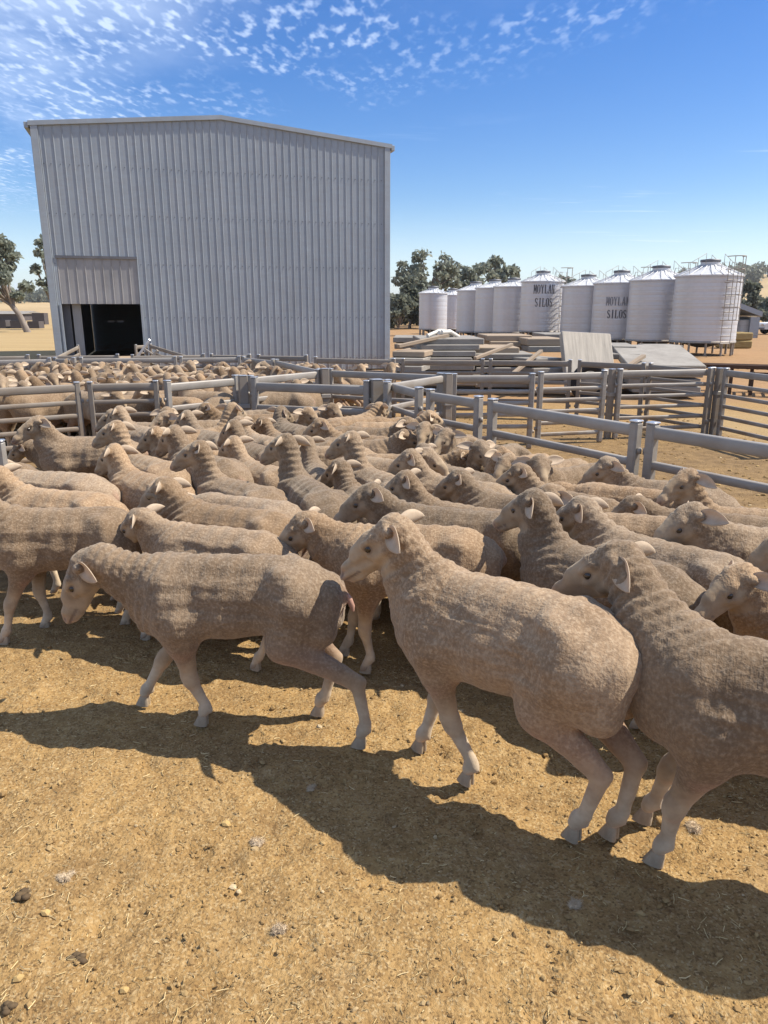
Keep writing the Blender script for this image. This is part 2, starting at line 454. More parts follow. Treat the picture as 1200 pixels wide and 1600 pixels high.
# ------------------------------------------------------------------ the tall shed
SA, SB = Vector((-8.28, 19.05, 0)), Vector((0.16, 21.6, 0))
S_W = (SB-SA).length; se = (SB-SA).normalized(); sn = Vector((-se.y, se.x, 0))   # sn points away from the camera
S_E, S_R, S_D = 5.87, 6.27, 13.0
_t = NT('dusty_plastic_pane', .6, .2); _t.base((.25,.24,.22)); _tr = _t.new('ShaderNodeBsdfTranslucent'); _tr.inputs[0].default_value = (.22,.22,.22,1); _t.l.new(_tr.outputs[0], _t.out.inputs[0]); M['dusty_pane'] = _t.m
shed = empty('machinery_shed', SA, math.atan2(se.y, se.x))      # local x along the gable, local y into the shed
tag(shed, 'tall grey ribbed steel shed with a dark low doorway at its left', 'shed')
def on_wall(u, v):
    d = ray(u, v); o = Vector((0,0,CAM_H)); t = (SA-o).dot(sn)/d.dot(sn); p = o + d*t
    return (p-SA).dot(se), p.z
d0, d1 = on_wall(96, 476)[0], on_wall(219, 476)[0]
dz, dl = on_wall(160, 475)[1], on_wall(150, 402)[1]
def roof_z(s): return S_E + (S_R-S_E)*(1-abs(s-S_W/2)/(S_W/2))
PITCH = 0.182
def rib_sheet(s0, s1, z0, ztop, mat, parent, name='wall_sheet', y=0.0, amp=.016):
    n = max(1, round((s1-s0)/PITCH)); p = (s1-s0)/n; prof = []
    for i in range(n):
        a = s0+i*p
        prof += [(a, 0), (a+.008, -amp), (a+.022, -amp), (a+.030, 0), (a+.030+(p-.030)*.5, -.002)]
    prof.append((s1, 0)); m = MB(); vs = []; fs = []
    for (s, d) in prof:
        vs.append((s, y+d, z0)); vs.append((s, y+d, ztop(s)))
    for k in range(len(prof)-1): fs.append((2*k, 2*k+2, 2*k+3, 2*k+1))
    m.add(vs, fs); return m.build(name, mat, parent)
bounds = [(0.16, d0, 'w')]
nd = 3
for i in range(nd): bounds.append((d0+(d1-d0)*i/nd, d0+(d1-d0)*(i+1)/nd, 'd'))
nr_ = round((S_W-.16-d1)/(PITCH*4))
for i in range(nr_): bounds.append((d1+(S_W-.16-d1)*i/nr_, d1+(S_W-.16-d1)*(i+1)/nr_, 'w'))
M['zinc_dirty'] = metal_mat('stained_zincalume', (0.32, 0.315, 0.31), 0.5, 0.3, 0.12, True)
for (a, b, kd) in bounds:
    if kd == 'w': rib_sheet(a, b, .03, lambda s: roof_z(s)-.02, M['zinc'], shed)
    else:
        rib_sheet(a, b, dl+.02, lambda s: roof_z(s)-.02, M['zinc'], shed)
        rib_sheet(a, b, dz, lambda s: dl-.03, M['zinc_dirty'], shed, 'door_header_sheet', y=.012)
MB().box(d0-.02, d1+.02, -.035, .03, dl-.035, dl+.03).build('door_head_flashing', M['dark_steel'], shed)
for s in (0, S_W-.16): MB().box(s, s+.16, -.04, .10, .02, S_E+.02, .006).build('corner_flashing', M['zinc'], shed)
MB().box(d0-.05, d0, -.045, .05, .02, dz, .004).build('door_jamb', M['zinc'], shed)
MB().box(d1, d1+.06, -.045, .05, .02, dz, .004).build('door_jamb', M['zinc'], shed)
for s0, s1 in ((-.04, S_W/2), (S_W/2, S_W+.05)):
    m = MB(); z0, z1 = roof_z(max(0,min(S_W,s0))), roof_z(max(0,min(S_W,s1)))
    if s0 < 0: z0 -= .01
    if s1 > S_W: z1 -= .01
    vs = []
    for y in (-.055, .12):
        for (s, z) in ((s0,z0),(s1,z1)): vs += [(s,y,z-.06),(s,y,z+.04)]
    m.add(vs, [(0,2,3,1),(4,5,7,6),(1,3,7,5),(0,4,6,2),(0,1,5,4),(2,6,7,3)]); m.build('barge_capping', M['zinc'], shed)
for sgn, s in ((-1, 0.0), (1, S_W)):
    m = MB(); x0, x1 = (s-.14, s-.102) if sgn < 0 else (s+.102, s+.14)
    a, b = min(x0, s+sgn*.0), max(x1, s+sgn*.0)
    m.box(s-.13 if sgn < 0 else s+.03, s-.03 if sgn < 0 else s+.13, -.02, S_D, S_E-.12, S_E+.01, .008); m.build('gutter', M['zinc'], shed)
    m = MB(); vs = []; fs = []; n = 70; k = 0
    for i in range(n):
        y = .12 + (S_D-.12)*i/n; w = (S_D-.12)/n
        for (yy, dd) in ((y,0),(y+.02,.026),(y+.044,.026),(y+.064,0)):
            xx = s + sgn*dd - (0.001*sgn); vs += [(xx,yy,.03),(xx,yy,S_E-.02)]
    for i in range(len(vs)//2-1): fs.append((2*i,2*i+2,2*i+3,2*i+1) if sgn > 0 else (2*i,2*i+1,2*i+3,2*i+2))
    m.add(vs, fs); m.build('side_wall', M['zinc'], shed)
    m = MB(); e = s+sgn*.12; ze = S_E - .12*(S_R-S_E)/(S_W/2)+.04
    m.add([(e,.12,ze),(S_W/2,.12,S_R+.04),(S_W/2,S_D,S_R+.04),(e,S_D,ze),(e,.12,ze-.03),(S_W/2,.12,S_R+.01),(S_W/2,S_D,S_R+.01),(e,S_D,ze-.03)],
          [(0,1,2,3),(7,6,5,4),(0,4,5,1),(3,2,6,7),(0,3,7,4)] if sgn < 0 else [(3,2,1,0),(4,5,6,7),(1,5,4,0),(7,6,2,3),(4,7,3,0)])
    m.build('roof_sheeting', M['zinc'], shed)
# back wall with a small high window, seen as a bright slot through the doorway
def at_back(u, v):
    d = ray(u, v); o = Vector((0,0,CAM_H)); q = SA+sn*S_D; t = (q-o).dot(sn)/d.dot(sn); p = o+d*t
    return (p-SA).dot(se), p.z
(bx0, bz1), (bx1, bz0) = at_back(168, 500), at_back(194, 504)
m = MB(); m.box(0, bx0, S_D-.06, S_D, 0, S_E); m.box(bx1, S_W, S_D-.06, S_D, 0, S_E)
m.box(bx0, bx1, S_D-.06, S_D, 0, bz0); m.box(bx0, bx1, S_D-.06, S_D, bz1, S_E); m.build('back_wall', M['zinc'], shed)
link('window_pane', MB().box(bx0, bx1, S_D-.04, S_D-.02, bz0, bz1).mesh('window_pane', M['dusty_pane']), shed)
MB().box((bx0+bx1)/2-.06, (bx0+bx1)/2+.06, S_D-.09, S_D-.062, bz0, bz1).build('window_bar', M['dark_steel'], shed)
MB().box(.05, S_W-.05, .1, S_D-.07, -.2, .012).build('shed_floor', M['concrete'], shed)
sc_ = MB()
for zz in (.35, 1.45, 2.75, 3.9, 5.0):
    for (a, b, kd) in bounds:
        n = max(1, round((b-a)/PITCH))
        for i in range(n):
            x_ = a + (b-a)/n*(i+.55)
            if kd == 'd' and zz < dl+.1: continue
            sc_.tube([(x_, -.002, zz), (x_, -.012, zz)], .013, 6)
tag(sc_.build('wall_screws', M['dark_steel'], shed), kind='stuff')
# inner lining and the column behind the left of the doorway
c0, c1 = on_wall(113, 500)[0], on_wall(127, 500)[0]
MB().box(c0, c1, .25, .40, .015, 3.2, .006).build('door_column', M['zinc_dirty'], shed)
MB().box(d0-.04, c0-.05, .32, .36, .015, dz+.2).build('sliding_door', M['dark_steel'], shed)

# ------------------------------------------------------------------ grain silos
GLY = {  # serif capitals on a 5 x 7 grid: thick and thin strokes
 'M': [((.7,0),(.7,7),.9),((4.3,0),(4.3,7),1.1),((.9,7),(2.5,2),.9),((2.5,2),(4.1,7),.5),((-.1,.25),(1.5,.25),.5),((3.4,.25),(5.1,.25),.5)],
 'O': [((.7,1.4),(.7,5.6),1.2),((4.3,1.4),(4.3,5.6),1.2),((.7,5.6),(1.8,6.75),.7),((1.8,6.75),(3.2,6.75),.5),((3.2,6.75),(4.3,5.6),.7),((.7,1.4),(1.8,.25),.7),((1.8,.25),(3.2,.25),.5),((3.2,.25),(4.3,1.4),.7)],
 'Y': [((.6,7),(2.5,3.4),1.1),((4.4,7),(2.5,3.4),.6),((2.5,0),(2.5,3.5),1.1),((-.1,6.75),(1.5,6.75),.5),((3.5,6.75),(5.1,6.75),.5),((1.6,.25),(3.4,.25),.5)],
 'L': [((1.1,0),(1.1,7),1.2),((.2,.25),(4.5,.25),.5),((4.4,.2),(4.4,2),.5),((.2,6.75),(2,6.75),.5)],
 'A': [((.5,0),(2.5,7),.6),((4.5,0),(2.5,7),1.2),((1.2,2.3),(3.8,2.3),.5),((-.2,.25),(1.2,.25),.5),((3.7,.25),(5.2,.25),.5)],
 'N': [((.7,0),(.7,7),.6),((4.3,0),(4.3,7),.6),((.8,7),(4.2,0),1.2),((-.1,.25),(1.5,.25),.5),((3.5,6.75),(5.1,6.75),.5)],
 'S': [((4.2,5.4),(3.4,6.6),.7),((3.4,6.7),(1.6,6.7),.6),((1.6,6.6),(.7,5.4),.9),((.7,5.4),(1.2,4.2),1.0),((1.2,4.2),(3.8,2.9),1.1),((3.8,2.9),(4.3,1.6),1.0),((4.3,1.6),(3.4,.4),.9),((3.4,.3),(1.6,.3),.6),((1.6,.4),(.7,1.7),.7)],
 'I': [((2.5,0),(2.5,7),1.2),((1.4,.25),(3.6,.25),.5),((1.4,6.75),(3.6,6.75),.5)],
}
M['letter_faded'] = simple('faded_lettering', (0.30, 0.30, 0.315), (0.20, 0.20, 0.21), 8, bump=0.0)
def wrapped_text(word, r, az, z0, hgt, wid, parent, mat=None):
    """letters wrapped round a cylinder, centred on azimuth az (seen from outside)"""
    m = MB(); k = wid/6.0; tw = len(word)*wid
    for i, ch in enumerate(word):
        for lay, (p, q, w) in enumerate(GLY[ch]):
            a = Vector(((i*6.0+p[0])*k - tw/2, p[1]/7*hgt)); b = Vector(((i*6.0+q[0])*k - tw/2, q[1]/7*hgt))
            d = (b-a); L = d.length; d.normalize(); nn = Vector((-d.y, d.x))*(w*k*.72)
            nseg = 2; rr = r + .010 + .0006*lay; vs = []
            for j in range(nseg+1):
                c = a + d*(L*j/nseg)
                for sg in (1, -1):
                    e = c + nn*sg; t = az + e.x/r
                    vs.append((rr*math.cos(t), rr*math.sin(t), z0+e.y))
            m.add(vs, [(2*j+1, 2*j+3, 2*j+2, 2*j) for j in range(nseg)])
    return m.build('lettering', mat or M['letter'], parent)
TIER = {}
def tier_mesh(r, h):
    key = (round(r,3), round(h,3))
    if key not in TIER:
        prof = []
        for k in range(13):
            z = h*k/12; prof.append((r + (-.004 if k in (0,12) else .002*math.cos(2*math.pi*k/4)), z))
        TIER[key] = MB().lathe(prof, 56).mesh('wall_ring', M['silo'])
    return TIER[key]
def rail_run(m, pts, r=.018): m.tube(pts, r, 5)
def silo(u, dist, wpx, v_rim, v_bot, v_gnd, v_peak, label, ladder=None, text=None, hoops=True, tiers=8):
    g = at_y(u, v_gnd, dist); zc_ = CP*dist
    zr, zb = at_y(u, v_rim, dist).z, at_y(u, v_bot, dist).z; zp = at_y(u, v_peak, dist).z
    depth = CP*dist + SP*(CAM_H-zr)
    r = wpx/CAM_F*depth/2
    X, Y = g.x, dist
    root = empty('grain_silo', (X, Y, 0)); tag(root, label, 'silo', 'elevated grain silos')
    th = (zr-zb)/tiers
    for i in range(tiers): link('wall_ring', tier_mesh(r-.004*(i%2), th), root, (0,0,zb+i*th))
    roof = MB().lathe([(r+.05, -.05), (r+.05, 0), (r*.55, (zp-zr)*.50), (.34, (zp-zr)*.93), (.34, (zp-zr)*.93+.10), (.0, (zp-zr)*.93+.14)], 40, smooth=False).build('roof', M['silo_roof'], root, loc=(0,0,zr))
    m = MB()
    for k in range(20):
        t = 2*math.pi*k/20
        m.tube([((r+.05)*math.cos(t),(r+.05)*math.sin(t),.01), (.34*math.cos(t),.34*math.sin(t),(zp-zr)*.95)], .016, 4)
    m.build('roof_ribs', M['silo_roof'], roof)
    MB().lathe([(.22,0),(.36,.01),(.36,.09),(0,.13)], 18).build('hatch', M['dark_steel'], roof, loc=(0,0,(zp-zr)*.93+.10))
    MB().lathe([(r-.02, 0), (.22, -max(.25, (zb-.25)*.85)), (.0, -max(.25, (zb-.25)*.85))], 32).build('hopper', M['dark_steel'], root, loc=(0,0,zb))
    MB().lathe([(r+.02,.0),(r+.02,.07),(r-.03,.07),(r-.03,0),(r+.02,0)], 48).build('base_ring', M['galv'], root, loc=(0,0,zb-.06))
    lm = MB().tube([(0,0,-.05),(0,0,max(.2,zb-.02))], .045, 6).mesh('leg', M['galv'])
    for k in range(12):
        t = 2*math.pi*(k+.5)/12; link('leg', lm, root, ((r-.05)*math.cos(t), (r-.05)*math.sin(t), 0))
    fc = math.atan2(-Y, -X)                                        # azimuth towards the yards
    if ladder is not None:
        t = fc + ladder; er = Vector((math.cos(t), math.sin(t), 0)); et = Vector((-er.y, er.x, 0))
        m = MB(); b = er*(r+.18)
        for s_ in (-1, 1): rail_run(m, [b+et*(.2*s_)+Vector((0,0,.3)), b+et*(.2*s_)+Vector((0,0,zr+.42)), er*(r-.2)+et*(.2*s_)+Vector((0,0,zr+.42)), er*(r-.25)+et*(.2*s_)+Vector((0,0,zr+.1))], .013)
        n = int((zr+.3-.4)/.28)
        for i in range(n): rail_run(m, [b-et*.2+Vector((0,0,.45+i*.28)), b+et*.2+Vector((0,0,.45+i*.28))], .016)
        lad = m.build('ladder', M['galv'], root)
        if ladder > .6:
            m = MB()
            for i in range(6):
                z = zr*.45 + i*(zr+.6-zr*.45)/5
                m.tube([b+et*(.3*math.cos(q))+er*(.45*math.sin(q))+Vector((0,0,z)) for q in [math.pi*j/8 for j in range(9)]], .016, 4)
            for q in (.25, .5, .75):
                o_ = b+et*(.3*math.cos(math.pi*q))+er*(.45*math.sin(math.pi*q))
                m.tube([o_+Vector((0,0,zr*.45)), o_+Vector((0,0,zr+.6))], .014, 4)
            m.build('cage', M['galv'], lad)
    if hoops:
        for sg, base in ((1, .9), (1, 1.5), (-1, .9)):
            m = MB(); t = fc + (2.5 if sg > 0 else -.9)
            er = Vector((math.cos(t), math.sin(t), 0)); et = Vector((-er.y, er.x, 0))*(.28 if base < 1 else -.28)
            p0 = er*(r-.1)+et; p1 = er*.42+et
            z0, z1 = zr+.05, zp
            rail_run(m, [p0+Vector((0,0,z0)), p0+Vector((0,0,z0+.38)), p1+Vector((0,0,z1+.36)), p1+Vector((0,0,z1+.02))], .010)
            rail_run(m, [p0*.5+p1*.5+Vector((0,0,(z0+z1)/2)), p0*.5+p1*.5+Vector((0,0,(z0+z1)/2+.37))], .009)
            m.build('roof_rail', M['galv'], root)
    if text:
        taz, hgt, wid, zt = text
        wrapped_text('MOYLAN', r, fc+taz, zb+(zr-zb)*zt+hgt*.75, hgt, wid, root, M['letter_faded'] if 'faded' in label else None)
        wrapped_text('SILOS', r, fc+taz, zb+(zr-zb)*zt-hgt*.75, hgt, wid, root)
    return root
silo(1094, 29.0, 98, 431, 532, 556, 413, 'largest and nearest silver silo, by the open-sided shed', ladder=.62)
silo(1021, 31.8, 90, 438, 530, 551, 422, 'second silver silo from the right, plain-sided, in the near row', ladder=.75)
silo(962, 34.4, 82, 442.5, 528, 547, 429, 'faded-lettered silver silo, third from the right end of the near row', ladder=.8, text=(-.06, .36, .17, .48))
silo(912, 36.6, 78, 447, 525, 544, 435, 'leftmost silo of the near row, rising behind the upright board', ladder=None)
silo(843, 39.0, 66, 440, 516.5, 538, 429, 'silver silo with bold black lettering and a caged ladder', ladder=.95, text=(.10, .42, .18, .62))
silo(799, 41.5, 62, 448, 518, 536, 440, 'plain silver silo just left of the bold-lettered silo', hoops=False)
silo(770, 43.5, 60, 450, 518, 534, 442, 'plain silver silo in the middle of the far row', hoops=False)
silo(741, 45.5, 58, 454, 517.5, 532, 445, 'leftmost silo of the far row beside the two small silos', hoops=False)
silo(676, 50.0, 44, 458, 513.5, 525, 452, 'small silver silo standing leftmost, brightly lit on its right', hoops=False)
silo(706, 54.0, 38, 461, 513, 523, 455, 'small darker silo squeezed behind the leftmost silver silo', hoops=False)

# ------------------------------------------------------------------ trees
def leaf_cloud(rng, centers, radii, n_each, size, droop=.6):
    P = []; 
    for c, r_, n in zip(centers, radii, n_each):
        d = rng.normal(size=(n,3)); d /= np.linalg.norm(d, axis=1)[:,None]
        rad = rng.uniform(.25, 1, n)**.45
        P.append(np.array(c) + d*rad[:,None]*np.array(r_))
    P = np.concatenate(P); n = len(P)
    ax = rng.normal(size=(n,3)); ax[:,2] -= droop*1.6; ax /= np.linalg.norm(ax, axis=1)[:,None]
    sd_ = np.cross(ax, rng.normal(size=(n,3))); sd_ /= np.linalg.norm(sd_, axis=1)[:,None]
    L = (size*rng.uniform(.6, 1.4, n))[:,None]; W_ = L*.34
    V = np.stack([P, P+ax*L*.5+sd_*W_, P+ax*L, P+ax*L*.5-sd_*W_], 1).reshape(-1,3)
    F = np.arange(4*n).reshape(n,4)
    return V, F
def gum(loc, height, spread, label, seed, mat='leaf', trunk_h=.35, clumps=20, leaves=130, lean=0.0, flat=.55, leaf=.42, bare=0.0, group='gum trees'):
    rng = np.random.RandomState(seed)
    root = empty('gum_tree', loc); tag(root, label, 'tree', group)
    m = MB(); th = height*trunk_h; r0 = height*.028
    t0 = Vector((0,0,-.2)); p1 = Vector((lean*.3, 0, th*.55)); p2 = Vector((lean*.8+rng.uniform(-.3,.3), rng.uniform(-.3,.3), th))
    m.tube([t0, p1, p2], [r0*1.35, r0, r0*.85], 8, cap=False)
    cs = []; rs = []; ns = []
    for k in range(clumps):
        a = rng.uniform(0, 2*math.pi); q = math.sqrt(rng.uniform(.02, 1)); zz = rng.uniform(0, 1)
        env = math.sin(math.pi*min(1, .18+.78*zz))**.7
        c = Vector((lean + math.cos(a)*q*spread*env, math.sin(a)*q*spread*env, th + (height-th)*(.10+.84*zz)))
        s_ = rng.uniform(.45, 1.05)*spread*.29
        mid = p2.lerp(c, .5) + Vector((rng.uniform(-.3,.3), rng.uniform(-.3,.3), rng.uniform(-.1,.5)))*height*.04
        m.tube([p2.lerp(p1, rng.uniform(0,.5)), mid, c, c+Vector((rng.uniform(-.5,.5),rng.uniform(-.5,.5),.6))*s_], [r0*.5, r0*.3, r0*.14, r0*.05], 5, cap=False)
        if rng.uniform() < bare: continue
        cs.append(c); rs.append((s_, s_, s_*flat)); ns.append(int(leaves*rng.uniform(.45,.95)))
    m.build('trunk', M['bark'], root)
    V, F = leaf_cloud(rng, cs, rs, ns, leaf)
    link('crown', np_mesh('crown', V, F, M[mat], smooth=False), root)
    return root
def gum_px(u, v_top, v_base, dist, wpx, label, seed, **k):
    b = at_y(u, v_base, dist); t = at_y(u, v_top, dist)
    return gum((b.x, dist, 0), t.z, wpx/CAM_F*dist/2, label, seed, **k)
gum_px(42, 357, 500, 58, 95, 'large drooping gum tree left of the tall shed', 3, clumps=26, leaves=190, trunk_h=.30, lean=-1.6, leaf=.36, flat=.75)
gum_px(88, 366, 503, 66, 55, 'gum tree half hidden behind the left edge of the tall shed', 9, clumps=16, leaves=150, trunk_h=.34, leaf=.36)
gum_px(668, 388, 516, 76, 100, 'tallest open-crowned gum tree behind the leftmost silos', 12, clumps=34, leaves=100, trunk_h=.42, leaf=.40)
gum_px(640, 428, 518, 70, 66, 'dense dark gum tree against the shed corner', 15, mat='leaf_dark', clumps=26, leaves=170, trunk_h=.12, leaf=.45, flat=.8)
gum_px(622, 455, 516, 66, 52, 'low dark bushy gum beside the right edge of the shed', 18, mat='leaf_dark', clumps=18, leaves=170, trunk_h=.08, leaf=.42, flat=.9)
gum_px(668, 455, 516, 68, 56, 'low dense gum filling in behind the leftmost silo', 19, mat='leaf_dark', clumps=18, leaves=160, trunk_h=.1, leaf=.42, flat=.9)
gum_px(716, 412, 514, 82, 70, 'gum tree with leaning pale limbs above the two small silos', 21, clumps=22, leaves=95, trunk_h=.45, lean=1.4, leaf=.46)
gum_px(768, 402, 514, 88, 70, 'gum tree with flat tiered crown over the far silo row', 24, clumps=24, leaves=90, trunk_h=.5, leaf=.5)
gum_px(738, 440, 514, 84, 70, 'rounded gum tree low behind the far silo row', 27, mat='leaf_dark', clumps=18, leaves=140, trunk_h=.2, leaf=.5)
gum_px(824, 436, 514, 90, 60, 'gum tree crown showing beside the bold-lettered silo', 30, mat='leaf_dark', clumps=14, leaves=130, trunk_h=.3, leaf=.5)
gum_px(880, 430, 512, 95, 56, 'gum tree in the gap between the two silo rows', 33, mat='leaf_dark', clumps=15, leaves=140, trunk_h=.3, leaf=.5)
gum_px(1160, 440, 520, 84, 52, 'dark gum tree behind the open-sided shed roof', 36, mat='leaf_dark', clumps=18, leaves=150, trunk_h=.12, leaf=.5, flat=.8)
gum_px(1196, 468, 524, 78, 56, 'low gum tree at the right edge past the open-sided shed', 39, mat='leaf_dark', clumps=18, leaves=150, trunk_h=.1, leaf=.45, flat=.8)
gum_px(1228, 450, 520, 82, 70, 'gum tree just beyond the right border behind the yard', 42, mat='leaf_dark', clumps=16, leaves=140, trunk_h=.15, leaf=.5)
for k, (u_, d_, w_) in enumerate(((606, 72, 50), (640, 84, 60), (700, 96, 60), (660, 92, 60))):
    gum_px(u_, 470, 514, d_, w_, ('low thicket gum touching the right edge of the shed', 'low thicket gum between the shed corner and the leftmost silo', 'low thicket gum behind the two small silos', 'low thicket gum directly behind the leftmost silo')[k], 60+k, mat='leaf_dark', clumps=14, leaves=150, trunk_h=.1, leaf=.5, flat=.9, group='understorey gums behind the shed corner')

# ------------------------------------------------------------------ far hills and their woods
def hill_mat():
    t = NT('dry_hill', 0.95, 0.05); o = t.tc()
    n = t.noise(o, 0.02, 5, 0.6)
    t.base(t.mix(t.ramp(n, 0.35, 0.65), (0.42, 0.31, 0.17), (0.33, 0.24, 0.13))); return t.m
hx = np.linspace(-700, 1100, 90); hy = np.linspace(330, 900, 20)
HX, HY = np.meshgrid(hx, hy, indexing='ij')
def hill_h(x, y):
    rise = sstep(330, 560, y)
    return rise*(3 + 24*sstep(60, 330, x) + 5*fbm(x*.006, y*.006, 0, 3, 50) + 4*sstep(-100,-500,x)) - .3
HZ = hill_h(HX, HY)
hi_ = np.arange(HX.size).reshape(HX.shape)
HF = np.stack([hi_[:-1,:-1], hi_[1:,:-1], hi_[1:,1:], hi_[:-1,1:]], -1).reshape(-1,4)
tag(link('hill', np_mesh('hill', np.stack([HX,HY,HZ],-1).reshape(-1,3), HF, hill_mat())), kind='structure')
rng = np.random.RandomState(77)
cs, rs, ns = [], [], []
for k in range(520):
    y = rng.uniform(500, 640); x = rng.uniform(-450, 700)
    if not (fbm(np.array([x*.012]), np.array([y*.012]), 0, 2, 90)[0] > -.35 or x > 150): continue
    z = float(hill_h(np.array([x]), np.array([y]))[0]); h_ = rng.uniform(6, 11)
    cs.append((x,y,z+h_*.5)); rs.append((rng.uniform(4,7), 4, h_*.5)); ns.append(120)
for k in range(120):
    x = rng.uniform(150, 330); y = rng.uniform(345, 375); z = float(hill_h(np.array([x]), np.array([y]))[0]); h_ = rng.uniform(4, 7)
    cs.append((x,y,z+h_*.45)); rs.append((4,3,h_*.5)); ns.append(110)
V, F = leaf_cloud(rng, cs, rs, ns, 2.6, .2)
tag(link('distant_woodland', np_mesh('distant_woodland', V, F, M['leaf_dark'], smooth=False)), 'dark band of woodland along the far ridge', 'woodland', kind='stuff')

# ------------------------------------------------------------------ sheep: one continuous body grown from a distance field
def wool_mat():
    t = NT('shorn_wool', 0.95, 0.08); o = t.tc()
    off = t.new('ShaderNodeVectorMath', operation='ADD'); t.l.new(o, off.inputs[0])
    rr = t.new('ShaderNodeVectorMath', operation='SCALE'); rr.inputs[0].default_value = (13.1, 7.7, 5.3); t.l.new(t.rand(), rr.inputs[3]); t.l.new(rr.outputs[0], off.inputs[1])
    p = off.outputs[0]
    msk = t.sep(t.attr('mask')); hair, pink, dark = msk[0], msk[1], msk[2]
    big = t.noise(p, 3.2, 2, 0.6); mid = t.noise(p, 14, 3, 0.6); fine = t.noise(p, 85, 2, 0.6)
    c = t.mix(t.ramp(big, 0.3, 0.7), (0.215, 0.142, 0.083), (0.325, 0.228, 0.142))
    c = t.mix(t.ramp(mid, 0.45, 0.75, 0, 0.5), c, (0.165, 0.108, 0.064))
    c = t.mix(t.ramp(fine, 0.47, 0.75, 0, 0.6), c, (0.47, 0.36, 0.245))
    c = t.mix(t.ramp(fine, 0.46, 0.28, 0, 0.5), c, (0.17, 0.115, 0.075))
    oc = t.new('ShaderNodeObjectInfo').outputs['Color']
    c = t.mix(1.0, c, oc, 'MULTIPLY')
    hc = t.mix(t.ramp(mid, 0.35, 0.7), (0.42, 0.312, 0.20), (0.28, 0.198, 0.122))
    hc = t.mix(0.5, hc, t.mix(1.0, hc, oc, 'MULTIPLY'))
    c = t.mix(t.math('MULTIPLY', hair, 0.9), c, hc)
    lg = t.ramp(t.new('ShaderNodeSeparateXYZ').outputs[2], .30, .16, 0, .75); t.l.new(o, lg.node.inputs[0].links[0].from_node.inputs[0])
    c = t.mix(lg, c, t.mix(t.ramp(mid, .35, .65), (0.60, 0.495, 0.36), (0.44, 0.345, 0.24)))
    c = t.mix(t.math('MULTIPLY', pink, 0.55), c, (0.50, 0.26, 0.20))
    c = t.mix(t.math('MULTIPLY', dark, 0.85), c, (0.10, 0.07, 0.06))
    t.base(c)
    sh = t.p.inputs['Sheen Weight']; sh.default_value = 0.25
    t.p.inputs['Sheen Roughness'].default_value = 0.5
    t.p.inputs['Sheen Tint'].default_value = (1.0, 0.9, 0.75, 1)
    # combs of the shears: fine rows across the body, broken by noise, plus the crimp of the staple
    rows = t.wave(t.map(p, scale=(1, 0.35, 0.35)), 30, 9.0, 2.5, 'X', 2)
    lng = t.noise(t.map(p, scale=(16, 60, 60)), 1.0, 1, 0.6)
    crimp = t.noise(p, 150, 1, 0.65)
    h = t.math('ADD', t.math('MULTIPLY', rows, 0.22), t.math('ADD', t.math('MULTIPLY', lng, 0.9), t.math('MULTIPLY', crimp, 0.9)))
    h = t.math('ADD', h, t.math('MULTIPLY', fine, 1.1))
    amt = t.math('SUBTRACT', 1.0, t.math('MULTIPLY', hair, 0.75))
    t.bump(t.math('MULTIPLY', h, amt), 0.5, 0.0042)
    return t.m
M['wool'] = wool_mat()
def ear_mat():
    t = NT('ear_skin', 0.8, 0.15); o = t.tc()
    n = t.noise(o, 22, 4, 0.6)
    c = t.mix(t.ramp(n, 0.3, 0.7), (0.64, 0.52, 0.385), (0.50, 0.39, 0.275)); t.base(c)
    t.bump(t.noise(o, 160, 3, 0.6), 0.4, 0.002)
    tr = t.new('ShaderNodeBsdfTranslucent'); tr.inputs[0].default_value = (0.66, 0.47, 0.27, 1)
    mx = t.new('ShaderNodeMixShader'); mx.inputs[0].default_value = 0.30
    t.l.new(t.p.outputs[0], mx.inputs[1]); t.l.new(tr.outputs[0], mx.inputs[2]); t.l.new(mx.outputs[0], t.out.inputs[0])
    return t.m
M['ear'] = ear_mat()
_t = NT('eye', 0.12, 0.6); _t.base((0.035, 0.022, 0.012)); M['eye'] = _t.m
M['hoof'] = simple('hoof_horn', (0.44, 0.35, 0.245), (0.29, 0.22, 0.15), 30, rough=0.6, bump=0.2, bd=0.002)
M['tail_skin'] = simple('pink_tail_skin', (0.48, 0.28, 0.21), (0.36, 0.21, 0.16), 40, rough=0.5, bump=0.2, bd=0.002)
M['horn'] = simple('horn', (0.33, 0.25, 0.16), (0.22, 0.16, 0.10), 20, rough=0.55, bump=0.4, bd=0.004)

